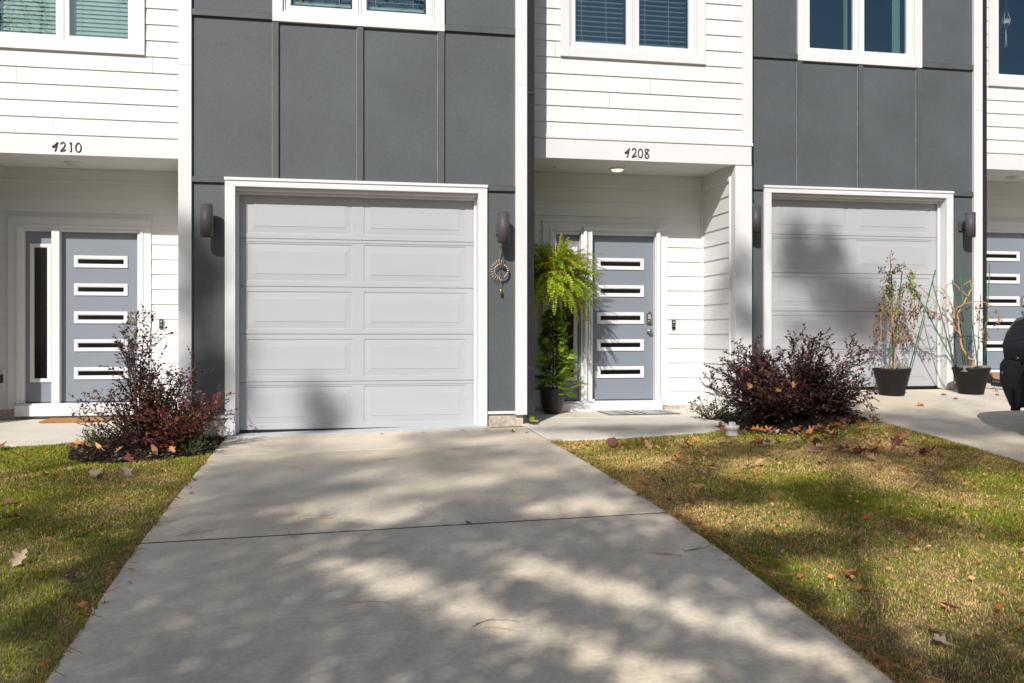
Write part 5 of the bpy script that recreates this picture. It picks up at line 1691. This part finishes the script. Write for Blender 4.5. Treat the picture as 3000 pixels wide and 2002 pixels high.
def crown_mesh(P, rad, nleaf, L, w, cols, r, o):
    n = len(P)
    c = np.repeat(P, nleaf, 0) + r.normal(0, rad, (n * nleaf, 3))
    d = r.normal(0, 1, (n * nleaf, 3)); d /= np.linalg.norm(d, axis=1)[:, None]
    e = np.cross(d, r.normal(0, 1, (n * nleaf, 3))); e /= np.linalg.norm(e, axis=1)[:, None]
    l = (L * r.uniform(.7, 1.3, n * nleaf))[:, None]; ww = (w * r.uniform(.7, 1.3, n * nleaf))[:, None]
    V = np.stack([c - d * l / 2, c + e * ww / 2, c + d * l / 2, c - e * ww / 2], 1).reshape(-1, 3) - np.array(o)
    F = np.arange(n * nleaf * 4).reshape(-1, 4)
    C = np.array(cols)[r.integers(0, len(cols), n * nleaf)] * r.uniform(.7, 1.3, (n * nleaf, 1))
    return V, F, np.repeat(C, 4, 0)


PINE = [(.045, .075, .022), (.06, .095, .028), (.035, .06, .02), (.09, .10, .03)]
LABS = ["pine furthest left across the street", "pine left of the driveway line across the street", "pine straight across from the driveway", "tallest pine across the street", "shortest pine, furthest right across the street", "slim pine set behind the others across the street", "small leafy tree on the near verge of the street"]
for i, (x, y, h) in enumerate(TRUNKS):
    zb = zgf(x, y)
    root = thing("pine_tree" if i != NEAR else "added_shade_tree", LABS[i], "tree", (x, y, zb), "pines across the street" if i != NEAR else None)
    t = MB(); rr = random.Random(i)
    t.tube([(rr.gauss(0, .05) * k / 6, rr.gauss(0, .05) * k / 6, h * k / 8) for k in range(9)], [(.15 if i != NEAR else .07) * (1 - .95 * k / 8) + .012 for k in range(9)], 10)
    mine = CP[own == i]
    for q in mine[:: max(1, len(mine) // (46 if i != NEAR else 6))]:
        rel = Vector(q) - Vector((x, y, zb))
        if rel.z < 1: continue
        st_ = Vector((0, 0, min(h - .3, max(2.5, rel.z - .35 * math.hypot(rel.x, rel.y) - .3))))
        t.tube([st_, st_.lerp(rel, .55) + Vector((0, 0, .12)), rel], [.022, .012, .004] if i != NEAR else [.008, .004, .002], 5, cap=False)
    t.build("trunk", M['pine_bark'], root)
    V, F, C = crown_mesh(mine, *((.07, 9, .10, .05) if i != NEAR else (.05, 34, .05, .045)), PINE, rg, (x, y, zb))
    npmesh("crown", V, F, M['pine_leaf'], C, root)
# farther woods seen only in the panes
rr = random.Random(12)
WL = ["bushy evergreen far behind the street, leftmost", "dark evergreen far behind the street", "broad tree far behind the street", "tall evergreen far behind the street", "leaning tree far behind the street", "round tree far behind the street", "slim evergreen far behind the street", "bushy evergreen far behind the street, rightmost"]
for i in range(8):
    x = -24 + i * 7.2 + rr.uniform(-1.5, 1.5); y = -24 - rr.uniform(0, 9); h = rr.uniform(10, 17)
    zb = zgf(x, y)
    root = thing("woodland_tree", WL[i], "tree", (x, y, zb), "woods behind the street")
    t = MB(); t.tube([(0, 0, 0), (.1, 0, h * .5), (.0, .1, h * .95)], [.24, .16, .03], 9)
    P = []
    for k in range(420):
        f = rr.random() ** .8; az = rr.uniform(0, 6.28); R = 2.9 * (1 - f) ** .6 * math.sqrt(rr.random()) + .15
        P.append((x + R * math.cos(az), y + R * math.sin(az), zb + h * (.25 + .76 * f)))
    for p in P[::16]:
        e = Vector(p) - Vector((x, y, zb)); t.tube([(0, 0, e.z - .4), e], [.05, .012], 5, cap=False)
    t.build("trunk", M['pine_bark'], root)
    V, F, C = crown_mesh(np.array(P), .28, 7, .42, .20, PINE, rg, (x, y, zb))
    npmesh("crown", V, F, M['pine_leaf'], C, root)
